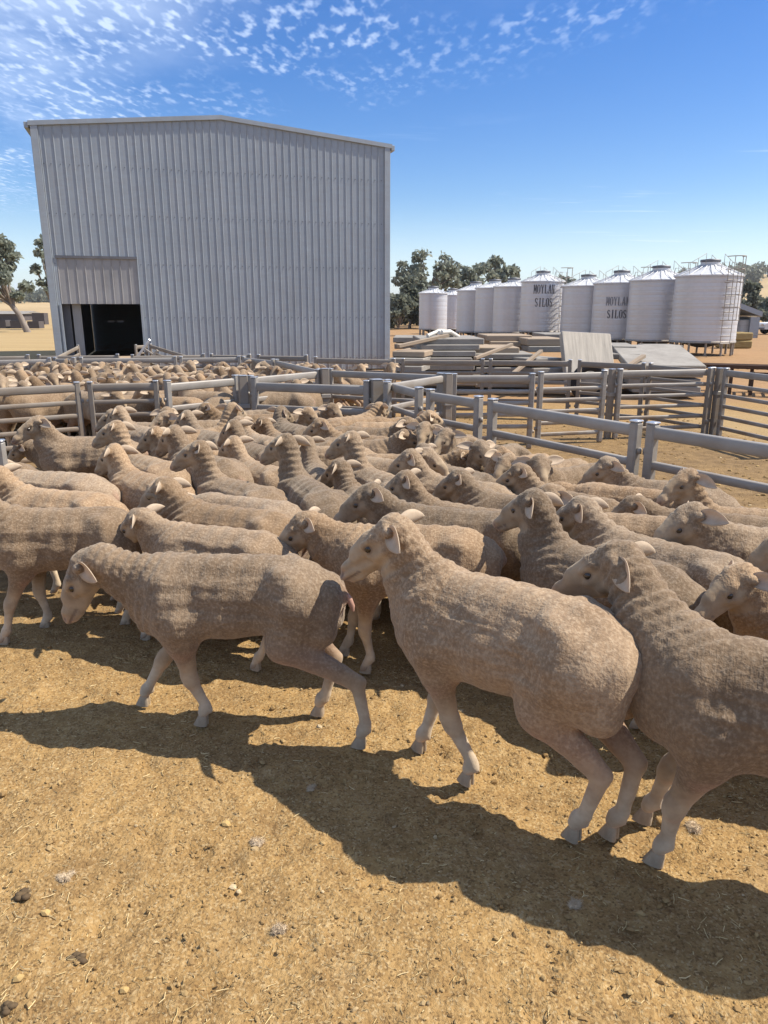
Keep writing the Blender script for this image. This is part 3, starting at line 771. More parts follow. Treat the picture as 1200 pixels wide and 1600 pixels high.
class Field:
    def __init__(s, lo, hi, h):
        s.lo = np.array(lo, float); s.h = h
        s.n = np.ceil((np.array(hi)-s.lo)/h).astype(int)+1
        s.D = np.full(s.n, 0.3, np.float32)
        s.ax = [s.lo[k] + h*np.arange(s.n[k]) for k in range(3)]
    def sub(s, a, b):
        i0 = np.clip(np.floor((np.array(a)-s.lo)/s.h).astype(int), 0, s.n-1)
        i1 = np.clip(np.ceil((np.array(b)-s.lo)/s.h).astype(int)+1, 1, s.n)
        sl = tuple(slice(i0[k], i1[k]) for k in range(3))
        g = np.meshgrid(*[s.ax[k][sl[k]] for k in range(3)], indexing='ij')
        return sl, g
    def smin(s, sl, d, k):
        a = s.D[sl]
        hh = np.maximum(k-np.abs(a-d), 0)/k
        s.D[sl] = np.minimum(a, d) - hh*hh*k*0.25
    hs = 1.0
    def cone(s, p, q, r1, r2, k=0.03, sq=None, carve=False):
        """rounded cone p->q; sq=(direction, factor) squeezes it along a direction (factor > 1 = thinner)"""
        p = np.array(p, float); q = np.array(q, float); r1 *= s.hs; r2 *= s.hs; k *= s.hs
        m = max(r1, r2) + k + 0.02
        sl, (X, Y, Z) = s.sub(np.minimum(p,q)-m, np.maximum(p,q)+m)
        if X.size == 0: return
        dx, dy, dz = X-p[0], Y-p[1], Z-p[2]
        e = q-p
        if sq is not None:
            u = np.array(sq[0], float); u /= np.linalg.norm(u); f = sq[1]-1
            w = (dx*u[0]+dy*u[1]+dz*u[2])*f
            dx, dy, dz = dx+w*u[0], dy+w*u[1], dz+w*u[2]
            e = e + u*(e@u)*f
        L2 = max(e@e, 1e-9)
        t = np.clip((dx*e[0]+dy*e[1]+dz*e[2])/L2, 0, 1)
        d = np.sqrt((dx-t*e[0])**2+(dy-t*e[1])**2+(dz-t*e[2])**2) - (r1+(r2-r1)*t)
        if carve:
            a = s.D[sl]; b = -d; hh = np.maximum(k-np.abs(a-b), 0)/k
            s.D[sl] = np.maximum(a, b) + hh*hh*k*0.25
        else: s.smin(sl, d, k)
    def barrel(s, xs, cz, rz, ry, k=0.03, egg=0.0):
        sl, (X, Y, Z) = s.sub((xs[0]-.08, -.32, .2), (xs[-1]+.08, .32, .95))
        from_x = lambda tab: np.interp(s.ax[0][sl[0]], xs, tab)[:, None, None]
        c, a, b = from_x(cz), from_x(rz), from_x(ry)
        zz = (Z-c)/a
        yy = Y/(b*(1+egg*np.clip(-zz, -1, 1)*0.5))
        q = np.sqrt(yy*yy+zz*zz)
        d = np.maximum((q-1)*np.minimum(a, b), np.maximum(xs[0]-X, X-xs[-1]))
        s.smin(sl, d, k)
    def mesh(s):
        """surface nets"""
        D = s.D; neg = D < 0
        nx, ny, nz = D.shape
        c = [neg[i:nx-1+i, j:ny-1+j, k:nz-1+k] for i in (0,1) for j in (0,1) for k in (0,1)]
        cnt = sum(x.astype(np.int8) for x in c)
        act = (cnt > 0) & (cnt < 8)
        I = np.argwhere(act)
        idx = np.full(act.shape, -1, np.int64); idx[act] = np.arange(len(I))
        acc = np.zeros((len(I), 3)); num = np.zeros(len(I))
        cor = {(i,j,k): D[I[:,0]+i, I[:,1]+j, I[:,2]+k].astype(float) for i in (0,1) for j in (0,1) for k in (0,1)}
        for a in cor:
            for axis in range(3):
                if a[axis]: continue
                b = list(a); b[axis] = 1; b = tuple(b)
                va, vb = cor[a], cor[b]
                m = (va < 0) != (vb < 0)
                t = np.where(m, va/np.where(m, va-vb, 1), 0)
                pos = np.array(a, float)[None, :].repeat(len(I), 0); pos[:, axis] += t
                acc[m] += pos[m]; num[m] += 1
        V = s.lo + (I + acc/num[:, None])*s.h
        F = []
        for axis in range(3):
            o1, o2 = (axis+1) % 3, (axis+2) % 3
            a = [slice(1, -1)]*3; a[axis] = slice(0, -1)
            b = list(a); b[axis] = slice(1, None)
            A, B = neg[tuple(a)], neg[tuple(b)]
            E = np.argwhere(A != B)
            if len(E) == 0: continue
            inside = A[A != B]
            off = np.zeros(3, int); off[o1] = 1; off[o2] = 1
            e = E + off                                   # edge start in grid coordinates
            def cell(d1, d2):
                q = e.copy(); q[:, o1] -= d1; q[:, o2] -= d2
                q = np.minimum(q, np.array(act.shape)-1)
                return idx[q[:,0], q[:,1], q[:,2]]
            Q = np.stack([cell(1,1), cell(0,1), cell(0,0), cell(1,0)], 1)
            Q[~inside] = Q[~inside][:, ::-1]
            F.append(Q[(Q >= 0).all(1)])
        return V, np.concatenate(F)

def smooth_v(V, F, it, lam=0.5):
    n = len(V)
    E = np.concatenate([F[:, [0,1]], F[:, [1,2]], F[:, [2,3]], F[:, [3,0]]])
    deg = np.bincount(E[:,0], minlength=n) + np.bincount(E[:,1], minlength=n)
    for _ in range(it):
        S = np.zeros_like(V)
        for k in range(3):
            S[:, k] = np.bincount(E[:,0], V[E[:,1], k], n) + np.bincount(E[:,1], V[E[:,0], k], n)
        V = V + lam*(S/deg[:, None]-V)
    return V
def vnormals(V, F):
    a = V[F[:,2]]-V[F[:,0]]; b = V[F[:,3]]-V[F[:,1]]
    fn = np.cross(a, b); N = np.zeros_like(V)
    for k in range(4):
        for j in range(3): N[:, j] += np.bincount(F[:, k], fn[:, j], len(V))
    return N/np.maximum(np.linalg.norm(N, axis=1), 1e-12)[:, None]

FRONT = [(.25,.08,.53,.095), (.215,.098,.405,.056), (.245,.092,.245,.031), (.250,.092,.215,.029), (.240,.092,.095,.0205), (.246,.092,.075,.025), (.270,.092,.030,.0235)]
FW = [0, .10, .52, .60, .96, 1, 1]
HIND = [(-.27,.08,.57,.125), (-.200,.102,.425,.073), (-.345,.098,.312,.036), (-.402,.094,.262,.028), (-.368,.095,.100,.0220), (-.352,.095,.078,.0260), (-.330,.095,.030,.0245)]
HW = [0, .12, .50, .60, .96, 1, 1]

def head_frame(yaw, pitch, roll=0.0):
    a = np.array([math.cos(pitch)*math.cos(yaw), math.cos(pitch)*math.sin(yaw), math.sin(pitch)])
    side = np.array([-math.sin(yaw), math.cos(yaw), 0.0])       # to the sheep's left
    up = np.cross(a, side)
    if roll:
        c, s_ = math.cos(roll), math.sin(roll)
        side, up = side*c + up*s_, up*c - side*s_
    return a, side, up

HS = .90                                             # head size
def head_x(x): return (x*1.10 if x < .06 else .066+(x-.06)*1.20)*HS
def make_body(name, poll, yaw=0.0, pitch=-35.0, roll=0.0, feet=None, h=0.011, fat=1.0, seed=0, hooves=False, detail=1.0, droop=0.0, neck_r=1.0, fuzz=0, fuzz_len=.0038):
    """returns mesh and the head frame. feet: dict FL, FR, HL, HR -> (dx, dy, dz) shifts of the foot"""
    feet = feet or {}
    poll = np.array(poll, float)
    a, sd, up = head_frame(R(yaw), R(pitch), R(roll))
    H = lambda x, y, z: poll + a*head_x(x) + sd*(y*.98*HS) + up*(z*1.02*HS)
    pts = np.array([poll, H(.3,0,-.12), H(0,.12,-.1), H(0,-.12,-.1)])
    lo = np.minimum(pts.min(0)-.12, (-.62, -.30, -.02)); hi = np.maximum(pts.max(0)+.10, (.52, .30, .86))
    S = Field(lo, hi, h)
    # trunk
    xs = [-.445,-.43,-.395,-.33,-.25,-.12,.02,.15,.25,.33,.385,.42]
    cz = np.array([.575,.58,.587,.594,.594,.584,.573,.568,.569,.578,.586,.59])
    rz = np.array([.015,.055,.098,.134,.150,.164,.174,.174,.164,.140,.098,.02])
    ry = np.array([.015,.055,.090,.120,.133,.142*fat,.158*fat,.148*fat,.126,.100,.072,.02])
    rz[4:8] *= (1 + (fat-1)*0.5)
    S.barrel(xs, cz, rz, ry, 0.03, 0.22)
    S.cone((-.25,0,.690), (.24,0,.680), .046, .050, .055)                     # topline
    for s_ in (1, -1):
        S.cone((-.215,s_*.092,.692), (-.245,s_*.102,.672), .043, .046, .04)   # hips
        S.cone((.27,s_*.055,.63), (.20,s_*.095,.50), .085, .09, .06)         # shoulder blades
        S.cone((-.385,s_*.045,.60), (-.36,s_*.07,.48), .065, .075, .05)     # buttocks
    for s_ in (1, -1):
        S.cone((-.13,s_*.215,.625), (-.17,s_*.205,.55), .055, .06, .05, carve=True)   # hollow of the flank
        S.cone((.10,s_*.225,.52), (.12,s_*.215,.43), .05, .05, .05, carve=True)       # hollow behind the elbow
    S.cone((.33,0,.50), (.36,0,.54), .10, .09, .06)                          # brisket
    S.cone((-.43,0,.62), (-.455,0,.585), .028, .022, .02)                    # tail stump
    # legs
    for key, rest, W, s_ in (('FL',FRONT,FW,1), ('FR',FRONT,FW,-1), ('HL',HIND,HW,1), ('HR',HIND,HW,-1)):
        d = np.array(feet.get(key, (0,0,0)), float)
        J = [np.array([x, y*s_, z]) + d*w for (x,y,z,_), w in zip(rest, W)]
        rad = [r for *_, r in rest]
        n = len(J)-1
        for i in range(n):
            k = .05 if i == 0 else (.03 if i == 1 else .012)
            if i == n-1 and hooves:
                S.cone(J[i], J[i]+(J[i+1]-J[i])*.45, rad[i], rad[i]*.92, .012); continue
            S.cone(J[i], J[i+1], rad[i], rad[i+1], k, sq=((0,1,0), 1.12) if i > 1 else ((0,1,0), 1.18))
        if rest is HIND:                                                     # back of the hock and thigh
            S.cone(J[3]+np.array([-.020,0,.022]), J[2]*.6+J[1]*.4+np.array([-.040,0,0]), .016, .028, .022)
        else:
            S.cone(J[2]+np.array([.006,0,0]), J[3], .032, .030, .015)
        if not hooves:
            S.cone(J[-1]+np.array([.004,.011,-.006]), J[-1]+np.array([.022,.013,-.018]), .018, .011, .008)
            S.cone(J[-1]+np.array([.004,-.011,-.006]), J[-1]+np.array([.022,-.013,-.018]), .018, .011, .008)
        S.cone(J[-2]+np.array([-.02,0,-.004]), J[-2]+np.array([-.026,0,-.012]), .012, .008, .01)   # dew claws
    # neck: follows a curve from the chest to the back of the skull
    nb = np.array([.30, 0, .605]); ne = H(-.015, 0, -.072)
    dv = ne-nb
    m1 = nb + dv*.40 + np.array([.045, 0, -.015 + droop]); m2 = nb + dv*.75 + np.array([.02, 0, .01+droop])
    ctrl = [nb, m1, m2, ne]; rr = [.118*neck_r, .083*neck_r, .066*neck_r, .056]
    sidev = np.cross(dv/np.linalg.norm(dv), (0,0,1)); sidev /= max(np.linalg.norm(sidev), 1e-6)
    for i in range(3): S.cone(ctrl[i], ctrl[i+1], rr[i], rr[i+1], .055, sq=(sidev, 1.22))
    S.cone(np.array([.36,0,.52]), m2+(-up)*.035, .078, .045, .05, sq=(sidev, 1.4))         # throat and dewlap fold
    S.cone(np.array([.22,0,.68]), ne+up*.01, .05, .032, .06)                              # crest of the neck
    # head
    k = .022; S.hs = HS
    S.cone(H(.012,0,-.062), H(.065,0,-.062), .056, .055, .03)                               # skull
    S.cone(H(-.008,0,-.040), H(.03,0,-.043), .038, .038, .025)                               # poll and topknot
    S.cone(H(.06,0,-.060), H(.205,0,-.090), .049, .032, k, sq=(sd, 1.12))                  # nose bridge
    S.cone(H(.09,0,-.042), H(.15,0,-.052), .036, .032, k)                                   # roman nose
    S.cone(H(.205,0,-.088), H(.232,0,-.100), .034, .028, .016, sq=(sd, 1.0))                # muzzle
    S.cone(H(.02,0,-.118), H(.185,0,-.126), .050, .024, k, sq=(sd, 1.2))                    # jaw
    S.cone(H(.19,0,-.126), H(.218,0,-.126), .024, .019, .012)                               # chin
    for s_ in (1, -1):
        S.cone(H(.035,s_*.034,-.098), H(.07,s_*.030,-.105), .044, .036, .02)                # cheek
        S.cone(H(.060,s_*.052,-.040), H(.100,s_*.047,-.045), .019, .015, .014)              # brow
        S.cone(H(.082,s_*.066,-.063), H(.098,s_*.064,-.066), .013, .011, .010, carve=True)  # eye socket
        S.cone(H(.070,s_*.050,-.085), H(.11,s_*.044,-.088), .016, .012, .014)               # cheekbone
        S.cone(H(-.004,s_*.060,-.050), H(-.016,s_*.085,-.054), .026, .018, .016)            # ear root
        S.cone(H(.243,s_*.018,-.090), H(.222,s_*.028,-.086), .0095, .0075, .006, carve=True)  # nostril
        S.cone(H(.235,s_*.020,-.118), H(.175,s_*.034,-.113), .006, .005, .006, carve=True) # mouth
    V, F = S.mesh()
    V = smooth_v(V, F, 2, .5)
    N = vnormals(V, F)
    # masks in the rest shape
    rel = V-poll
    ha, hs, hu = (rel@a)/HS, (rel@sd)/.98/HS, (rel@up)/1.02/HS
    ha = np.where(ha < .066, ha/1.10, .06+(ha-.066)/1.20)
    rel = a*ha[:,None] + sd*hs[:,None] + up*hu[:,None]
    nearhead = (np.abs(hs) < .12) & (hu < .06) & (hu > -.19) & (ha > -.12) & (ha < .30)
    jit = vnoise(V[:,0]*35+seed, V[:,1]*35, V[:,2]*35)
    topk = sstep(-.075, -.02, hu)                         # wool comes further down the forehead
    face = np.where(nearhead, sstep(.025, .055, ha - .045*topk + .008*jit), 0)
    legm = np.where(V[:,0] < 0, sstep(.36, .27, V[:,2]+.02*jit), sstep(.36, .29, V[:,2]+.02*jit))
    legm = np.where((np.abs(V[:,1]) < .035) & (V[:,2] > .30), 0, legm)
    hair = np.maximum(face, np.where(nearhead, 0, legm))
    pink = sstep(.45, .36, V[:,2])*sstep(.2, .8, -N[:,2])*.6
    pink = np.maximum(pink, sstep(.10, .03, np.linalg.norm((V-np.array([-.45,0,.55]))*np.array([1,1.6,.8]), axis=1))*.55)
    pink = np.maximum(pink, sstep(.30,.10,np.linalg.norm(V-np.array([-.28,0,.38]),axis=1))*sstep(.5,.36,V[:,2])*.25)
    pink = np.where(nearhead, sstep(.20, .245, ha)*.45, pink)
    dark = np.where(nearhead, sstep(.017, .007, np.minimum(np.linalg.norm(rel-(a*.24+sd*.022-up*.089), axis=1), np.linalg.norm(rel-(a*.24-sd*.022-up*.089), axis=1)))*.9, 0)
    mouth = np.where(nearhead & (ha > .17), sstep(.008, .003, np.abs(hu+.115+.02*(.235-ha)))*.75, 0)
    rim = np.minimum(np.linalg.norm(rel-(a*.09+sd*.058-up*.063), axis=1), np.linalg.norm(rel-(a*.09-sd*.058-up*.063), axis=1))
    dark = np.maximum(np.maximum(dark, mouth), np.where(nearhead, sstep(.022, .013, rim)*.6, 0))
    if not hooves: dark = np.maximum(dark, sstep(.045, .03, V[:,2])*.5)
    # relief: folds on the flank, rings round the neck, clumps of short wool
    wool = 1-hair
    if detail > 0:
        d = np.zeros(len(V))
        q = V + seed*3.7
        t = np.clip(((V-nb)@dv)/(dv@dv), -.3, 1.2)
        neckm = sstep(-.12, .12, t)*sstep(1.02, .85, t)*np.where(V[:,0] > .2, 1, 0)*np.where(V[:,2] > .42, 1, 0)
        ring = np.sin(t*np.linalg.norm(dv)*2*math.pi/.042 + 2.2*vnoise(q[:,0]*9, q[:,1]*9, q[:,2]*9, 3))
        d += neckm*(.0048*ring*(.6+.7*vnoise(q[:,0]*6, q[:,1]*6, q[:,2]*6, 5)))
        flank = sstep(.46, .52, V[:,2])*sstep(.74, .68, V[:,2])*sstep(.35, .2, np.abs(V[:,0]))
        d += flank*.0095*fbm(q[:,0]*3.2, q[:,1]*3, q[:,2]*22, 3, 9)
        d += .0065*fbm(q[:,0]*4.5, q[:,1]*4.5, q[:,2]*4.5, 2, 11)*(1-face)*sstep(.30, .45, V[:,2])
        d += wool*.0011*fbm(q[:,0]*48, q[:,1]*48, q[:,2]*48, 2, 21)
        clump = np.maximum(neckm*.9, np.where(nearhead & (ha < .06), 1.0, 0))
        d += wool*clump*.0055*np.abs(vnoise(q[:,0]*62, q[:,1]*62, q[:,2]*62, 31))
        # strip edges left by the comb
        st = np.sin(V[:,0]*2*math.pi/.085 + 1.4*V[:,2]*8*np.sign(V[:,1]+1e-6) + 2*vnoise(q[:,0]*3, q[:,1]*3, q[:,2]*3, 41))
        d += wool*.0022*np.sign(st)*np.abs(st)**.4*sstep(.42, .5, V[:,2])*(1-neckm)
        V = V + N*(d*detail)[:, None]
    fz = None
    if fuzz:
        rg_ = np.random.RandomState(seed+100)
        a4 = np.linalg.norm(np.cross(V[F[:,2]]-V[F[:,0]], V[F[:,3]]-V[F[:,1]]), axis=1)*np.clip(1-hair[F[:,0]]*1.05, 0, 1)
        fi = rg_.choice(len(F), fuzz, p=a4/a4.sum()); u_, v_ = rg_.uniform(0,1,(2,fuzz,1))
        q0_, q1_, q2_, q3_ = (V[F[fi,k]] for k in range(4)); P_ = (q0_*(1-u_)+q1_*u_)*(1-v_)+(q3_*(1-u_)+q2_*u_)*v_
        Nn = vnormals(V, F)[F[fi,0]]
        flow = np.stack([-.8+.5*vnoise(P_[:,0]*30,P_[:,1]*30,P_[:,2]*30,61), .6*vnoise(P_[:,0]*30,P_[:,1]*30,P_[:,2]*30,62), -.35+.6*vnoise(P_[:,0]*30,P_[:,1]*30,P_[:,2]*30,63)], 1) + rg_.normal(0,.35,(fuzz,3))
        dr = Nn*rg_.uniform(.25,.9,(fuzz,1)) + flow; dr /= np.linalg.norm(dr,axis=1)[:,None]
        sd2 = np.cross(dr, Nn); sd2 /= np.maximum(np.linalg.norm(sd2,axis=1),1e-6)[:,None]
        L_ = fuzz_len*rg_.uniform(.5,1.4,(fuzz,1)); P_ = P_ - Nn*.001
        fz = np.stack([P_+sd2*fuzz_len*.13, P_-sd2*fuzz_len*.13, P_+dr*L_], 1).reshape(-1,3)
        fz = np_mesh('fleece', fz, np.arange(3*fuzz).reshape(fuzz,3), M['wool'], smooth=False)
    me = np_mesh(name, V, F, M['wool'])
    color_attr(me, 'mask', np.stack([hair, pink, dark], 1))
    fr = Matrix(((a[0], sd[0], up[0], poll[0]), (a[1], sd[1], up[1], poll[1]), (a[2], sd[2], up[2], poll[2]), (0,0,0,1)))
    footpos = {}
    for key, rest, s_ in (('FL',FRONT,1), ('FR',FRONT,-1), ('HL',HIND,1), ('HR',HIND,-1)):
        d = feet.get(key, (0,0,0)); x, y, z, _ = rest[-1]
        footpos[key] = (x+d[0], y*s_+d[1], d[2])
    return dict(mesh=me, fleece=fz, frame=fr, poll=poll, feet=footpos)

def ear_mesh(side, L=.138, Wd=.036):
    """leaf-shaped cupped ear along +Y*side from the root; hollow faces forward (+X)"""
    nu, nv = 12, 7; V = []; F = []
    for layer in (0, 1):
        for i in range(nu):
            u = i/(nu-1)
            w = Wd*(math.sin(math.pi*min(1, (u*.86+.14))**.9)**.75)*(1.0 if u < .98 else .4) + .001
            for j in range(nv):
                v = -1+2*j/(nv-1)
                cup = .55*(1-u*.55)
                x = -w*cup*(1-v*v) + (.0035 if layer == 0 else 0)
                x += -.018*u*u
                z = v*w - .028*u*u
                V.append((x, side*u*L, z))
    n = nu*nv
    for layer in (0, 1):
        for i in range(nu-1):
            for j in range(nv-1):
                q = (layer*n+i*nv+j, layer*n+(i+1)*nv+j, layer*n+(i+1)*nv+j+1, layer*n+i*nv+j+1)
                F.append(q if (layer == 0) == (side > 0) else q[::-1])
    rim = [i*nv for i in range(nu)] + [(nu-1)*nv+j for j in range(1, nv)] + [i*nv+nv-1 for i in range(nu-2, -1, -1)]
    for a_, b_ in zip(rim[:-1], rim[1:]):
        q = (a_, b_, b_+n, a_+n); F.append(q if side < 0 else q[::-1])
    return np_mesh('ear', np.array(V), np.array(F), M['ear'])
EAR = {1: ear_mesh(1), -1: ear_mesh(-1)}
def eye_mesh():
    m = MB(); m.lathe([(.0158*math.sin(t), .0158*math.cos(t)) for t in [math.pi*i/8 for i in range(9)]], 12); return m.mesh('eye', M['eye'])
EYE = eye_mesh()
def hoof_mesh():
    m = MB()
    for s_ in (1, -1):
        rings = []
        for z, fx, bx, w in ((.058, .016, -.020, .019), (.035, .030, -.022, .021), (.012, .044, -.022, .024), (0.0, .050, -.021, .0245)):
            r = []
            for k in range(10):
                t = 2*math.pi*k/10
                x = (fx if math.cos(t) > 0 else -bx)*math.cos(t)
                y = max(0.0025, w*(.5+.5*math.sin(t)))
                y *= 1-.45*max(0, math.cos(t))**2
                r.append((x, s_*y, z))
            rings += r
        fs = []
        for i in range(3):
            for k in range(10):
                q = (i*10+k, i*10+(k+1)%10, (i+1)*10+(k+1)%10, (i+1)*10+k)
                fs.append(q[::-1] if s_ > 0 else q)
        m.add(rings, fs, True); m.add(rings[:10], [tuple(range(10)) if s_ > 0 else tuple(range(9,-1,-1))])
    return m.mesh('hoof', M['hoof'])
HOOF = hoof_mesh()
def tail_mesh():
    m = MB(); m.tube([(0,0,.02), (-.012,0,0), (-.024,0,-.03), (-.028,0,-.05)], [.012,.013,.011,.004], 10); return m.mesh('tail', M['tail_skin'])
TAIL = tail_mesh()

SHEEP = []
def put_sheep(B, P, heading, scale, label, group=None, hooves=False, tail=False, ears=(0,0), eyes=True, z=0.0, earparts=True, tone=None):
    tr_ = random.Random(len(SHEEP)*7+3); g_ = tone or tr_.uniform(.66, 1.12); w_ = tr_.uniform(-.05, .05)
    tint = (g_*(1+w_), g_, g_*(1-w_*1.4), 1)
    root = empty('sheep', (P[0], P[1], z), R(heading)); root.scale = (scale,)*3
    tag(root, label, 'sheep', group)
    link('body', B['mesh'], root).color = tint
    if B['fleece']:
        fl_ = tag(link('fleece', B['fleece'], root), kind='stuff'); fl_.color = tint
    fr = B['frame']
    if earparts:
        for s_, da in ((1, ears[0]), (-1, ears[1])):
            e = link('ear', EAR[s_], root)
            e.matrix_local = fr @ Matrix.Translation((-.013*HS, s_*.066*HS, -.053*HS)) @ Euler((R(s_*(-10+da)), R(-52), R(s_*26)), 'YXZ').to_matrix().to_4x4()
    if eyes:
        for s_ in (1, -1):
            e = link('eye', EYE, root); e.matrix_local = fr @ Matrix.Translation((head_x(.090), s_*.0440*HS, -.0645*HS))
    if hooves:
        for kf in ('FL','FR','HL','HR'):
            p = B['feet'][kf]; link('hoof', HOOF, root, (p[0]-.012, p[1], p[2]-.004), scale=(.88, .86, .95))
    if tail: link('tail', TAIL, root, (-.455, 0, .585))
    SHEEP.append((P[0], P[1], heading, scale, root))
    return root
def by_poll(B, u, v, heading, scale=1.0):
    """place so that the top of the head stands on the photograph's pixel"""
    w = at_z(u, v, B['poll'][2]*scale); c, s_ = math.cos(R(heading)), math.sin(R(heading))
    px, py = B['poll'][0]*scale, B['poll'][1]*scale
    return (w.x - (c*px - s_*py), w.y - (s_*px + c*py))
def by_back(u, v, lx, heading, scale=1.0, zt=.742):
    w = at_z(u, v, zt*scale); c, s_ = math.cos(R(heading)), math.sin(R(heading))
    return (w.x - c*lx*scale, w.y - s_*lx*scale)

# ------------------------------------------------------------------ steel yard panels
def oval_mesh(L, w, h, mat):
    n = 14; m = MB(); vs = []
    for x in (0, L):
        for k in range(n):
            t = 2*math.pi*k/n; c, s_ = math.cos(t), math.sin(t)
            vs.append((x, math.copysign(abs(c)**.6, c)*w/2, math.copysign(abs(s_)**.45, s_)*h/2))
    m.add(vs, [(k, (k+1)%n, n+(k+1)%n, n+k)[::-1] for k in range(n)], True)
    return m.mesh('rail', mat)
CAPM = MB().box(-.5, .5, -.5, .5, 0, .35, .12).mesh('post_cap', M['cap'])
LUG = MB().lathe([(.0,-.02),(.017,-.02),(.017,.02),(.0,.02)], 10).mesh('pin_lug', M['galv'])
def panel(p0, p1, label, group, ht=.90, rails=((.845,.085),(.69,.05),(.55,.05),(.41,.05),(.265,.05),(.12,.05)), post=.055, rw=.04, dusty=False, z0=0.0, z1=0.0, lugs=True, cat='fence', name='steel_fence'):
    p0, p1 = Vector((p0[0], p0[1], 0)), Vector((p1[0], p1[1], 0))
    d = p1-p0; L = d.length
    root = empty(name, p0 + Vector((0,0,z0)), math.atan2(d.y, d.x)); tag(root, label, cat, group)
    if z1 != z0: root.rotation_euler = (0, -math.atan2(z1-z0, L), math.atan2(d.y, d.x))
    mat = M['galv_dusty'] if dusty else M['galv']
    pm = MB().box(-post/2, post/2, -post/2, post/2, -.01, ht, post*.16).mesh('post', mat)
    for x in (post/2, L-post/2):
        po = link('post', pm, root, (x, 0, 0))
        link('post_cap', CAPM, po, (0,0,ht-.002), scale=(post*1.08, post*1.08, .045))
        if lugs:
            for z in (.2, ht*.78):
                link('pin_lug', LUG, po, ((-1 if x < L/2 else 1)*post*.62, 0, z))
    cache = {}
    for i, (z, h) in enumerate(rails):
        if h not in cache: cache[h] = oval_mesh(L-2*post+.01, rw if h < .07 else rw*1.15, h, mat)
        link('top_rail' if i == 0 else 'rail', cache[h], root, (post-.005, 0, z))
    return root
def px_panel(a, b, label, group, ht=.90, **k):
    return panel(at_z(a[0], a[1], ht), at_z(b[0], b[1], ht), label, group, ht=ht, **k)
G1 = 'panels of the near right-hand rail'
big = ((.84,.085),(.615,.058),(.44,.062),(.28,.062),(.12,.062))
c1 = at_z(1014, 661, .9); c0_ = at_z(766, 624, .9); dd = (c1-c0_).normalized()
px_panel((604,594), (657,607), 'short far panel of the thick near rail fence, by the corner posts', G1, rails=big, post=.075, rw=.05)
px_panel((669,609), (752,621), 'second panel of the thick rail fence, behind sheep looking right', G1, rails=big, post=.07, rw=.05)
px_panel((766,624), (1001,660), 'long thick-railed panel running up to the twin capped posts', G1, rails=big, post=.072, rw=.05)
q0 = c1 + dd*.0
panel(q0, q0+dd*2.2, 'nearest thick-railed panel, running off the right edge', G1, rails=big, post=.072, rw=.05)
panel(q0+dd*2.26, q0+dd*4.4, 'thick-railed panel beyond the right edge of the view', G1, rails=big, post=.072, rw=.05)
G2 = 'panels between the two mobs'
px_panel((-60,607), (124,598), 'dusty panel at the left between the near mob and the far mob', G2, dusty=True)
px_panel((136,598), (247,596), 'dusty panel second from the left between the two mobs', G2, dusty=True)
px_panel((257,596), (371,587), 'bright two-railed gate with a chain latch between the two mobs', G2, rails=((.83,.09),(.60,.06),(.38,.06),(.15,.06)), post=.065, cat='gate', name='steel_gate')
px_panel((393,590), (578,596), 'long grey panel right of the bright gate, behind the alert front-facing sheep', G2, rails=((.80,.10),(.56,.075),(.36,.06),(.15,.06)), post=.07)
px_panel((388,588), (499,578), 'bright gate swung back at an angle behind the grey panel', G2, rails=((.84,.09),(.62,.06),(.42,.06),(.2,.06)), post=.065, cat='gate', name='steel_gate')
px_panel((514,577), (690,584), 'grey panel running right from the tall double post cluster', G2)
px_panel((602,598), (694,584), 'short bright gate angled across the corner by the tall paired posts', G2, rails=((.84,.09),(.62,.06),(.42,.06),(.2,.06)), post=.065, cat='gate', name='steel_gate')
ch = empty('gate_chain', at_z(252, 596, .9).to_tuple()[:2] + (0,)); tag(ch, 'short latch chain hanging between the bright gate and the dusty panel', 'chain')
for k in range(9):
    a_ = k/8*math.pi; m = MB(); m.tube([(.020*math.cos(t), 0, .012*math.sin(t)) for t in [2*math.pi*j/10 for j in range(11)]], .0045, 5, cap=False)
    m.build('chain_link', M['cap'], ch, loc=(-.07+.14*k/8, -.045, .58-.07*math.sin(a_)), rot=(math.pi/2*(k%2), -.9*math.cos(a_), 0))
# loose heavy posts at the corners
def heavy_post(u, v, s_, label, ht=.92):
    p = at_z(u, v, ht); r_ = empty('gate_post', (p.x, p.y, 0), R(20)); tag(r_, label, 'post')
    MB().box(-s_/2, s_/2, -s_/2, s_/2, -.02, ht, .008).build('post', M['galv_dusty'], r_)
    link('post_cap', CAPM, r_, (0,0,ht-.002), scale=(s_*1.04, s_*1.04, .03))
    MB().box(-s_*.62, s_*.62, -s_*.62, s_*.62, .55, .60, .004).build('hinge_strap', M['galv'], r_)
heavy_post(588, 593, .13, 'square corner post behind the dark sheep looking right')
heavy_post(379, 587, .10, 'stout post between the bright gate and the grey panel')
heavy_post(507, 576, .10, 'tall post cluster where the swung gate meets the back panels')
heavy_post(700, 584, .09, 'tall paired post standing right of the angled corner gate')
G3 = 'panels behind the far mob'
for a, b, l in (((-70,562),(80,560),'bright rail panel at the far left behind the far mob'),
                ((84,559),(118,559.5),'very short panel beside the shed corner behind the far mob'),
                ((124,559),(276,557.5),'long panel below the dark doorway behind the far mob'),
                ((280,558),(376,557),'panel under the ribbed wall, middle of the row behind the far mob'),
                ((380,557.5),(428,562),'short panel dropping toward the corner behind the far mob'),
                ((432,562),(500,577),'dark panel angling forward to the tall post cluster')):
    px_panel(a, b, l, G3)
G4 = 'panels along the back of the yards'
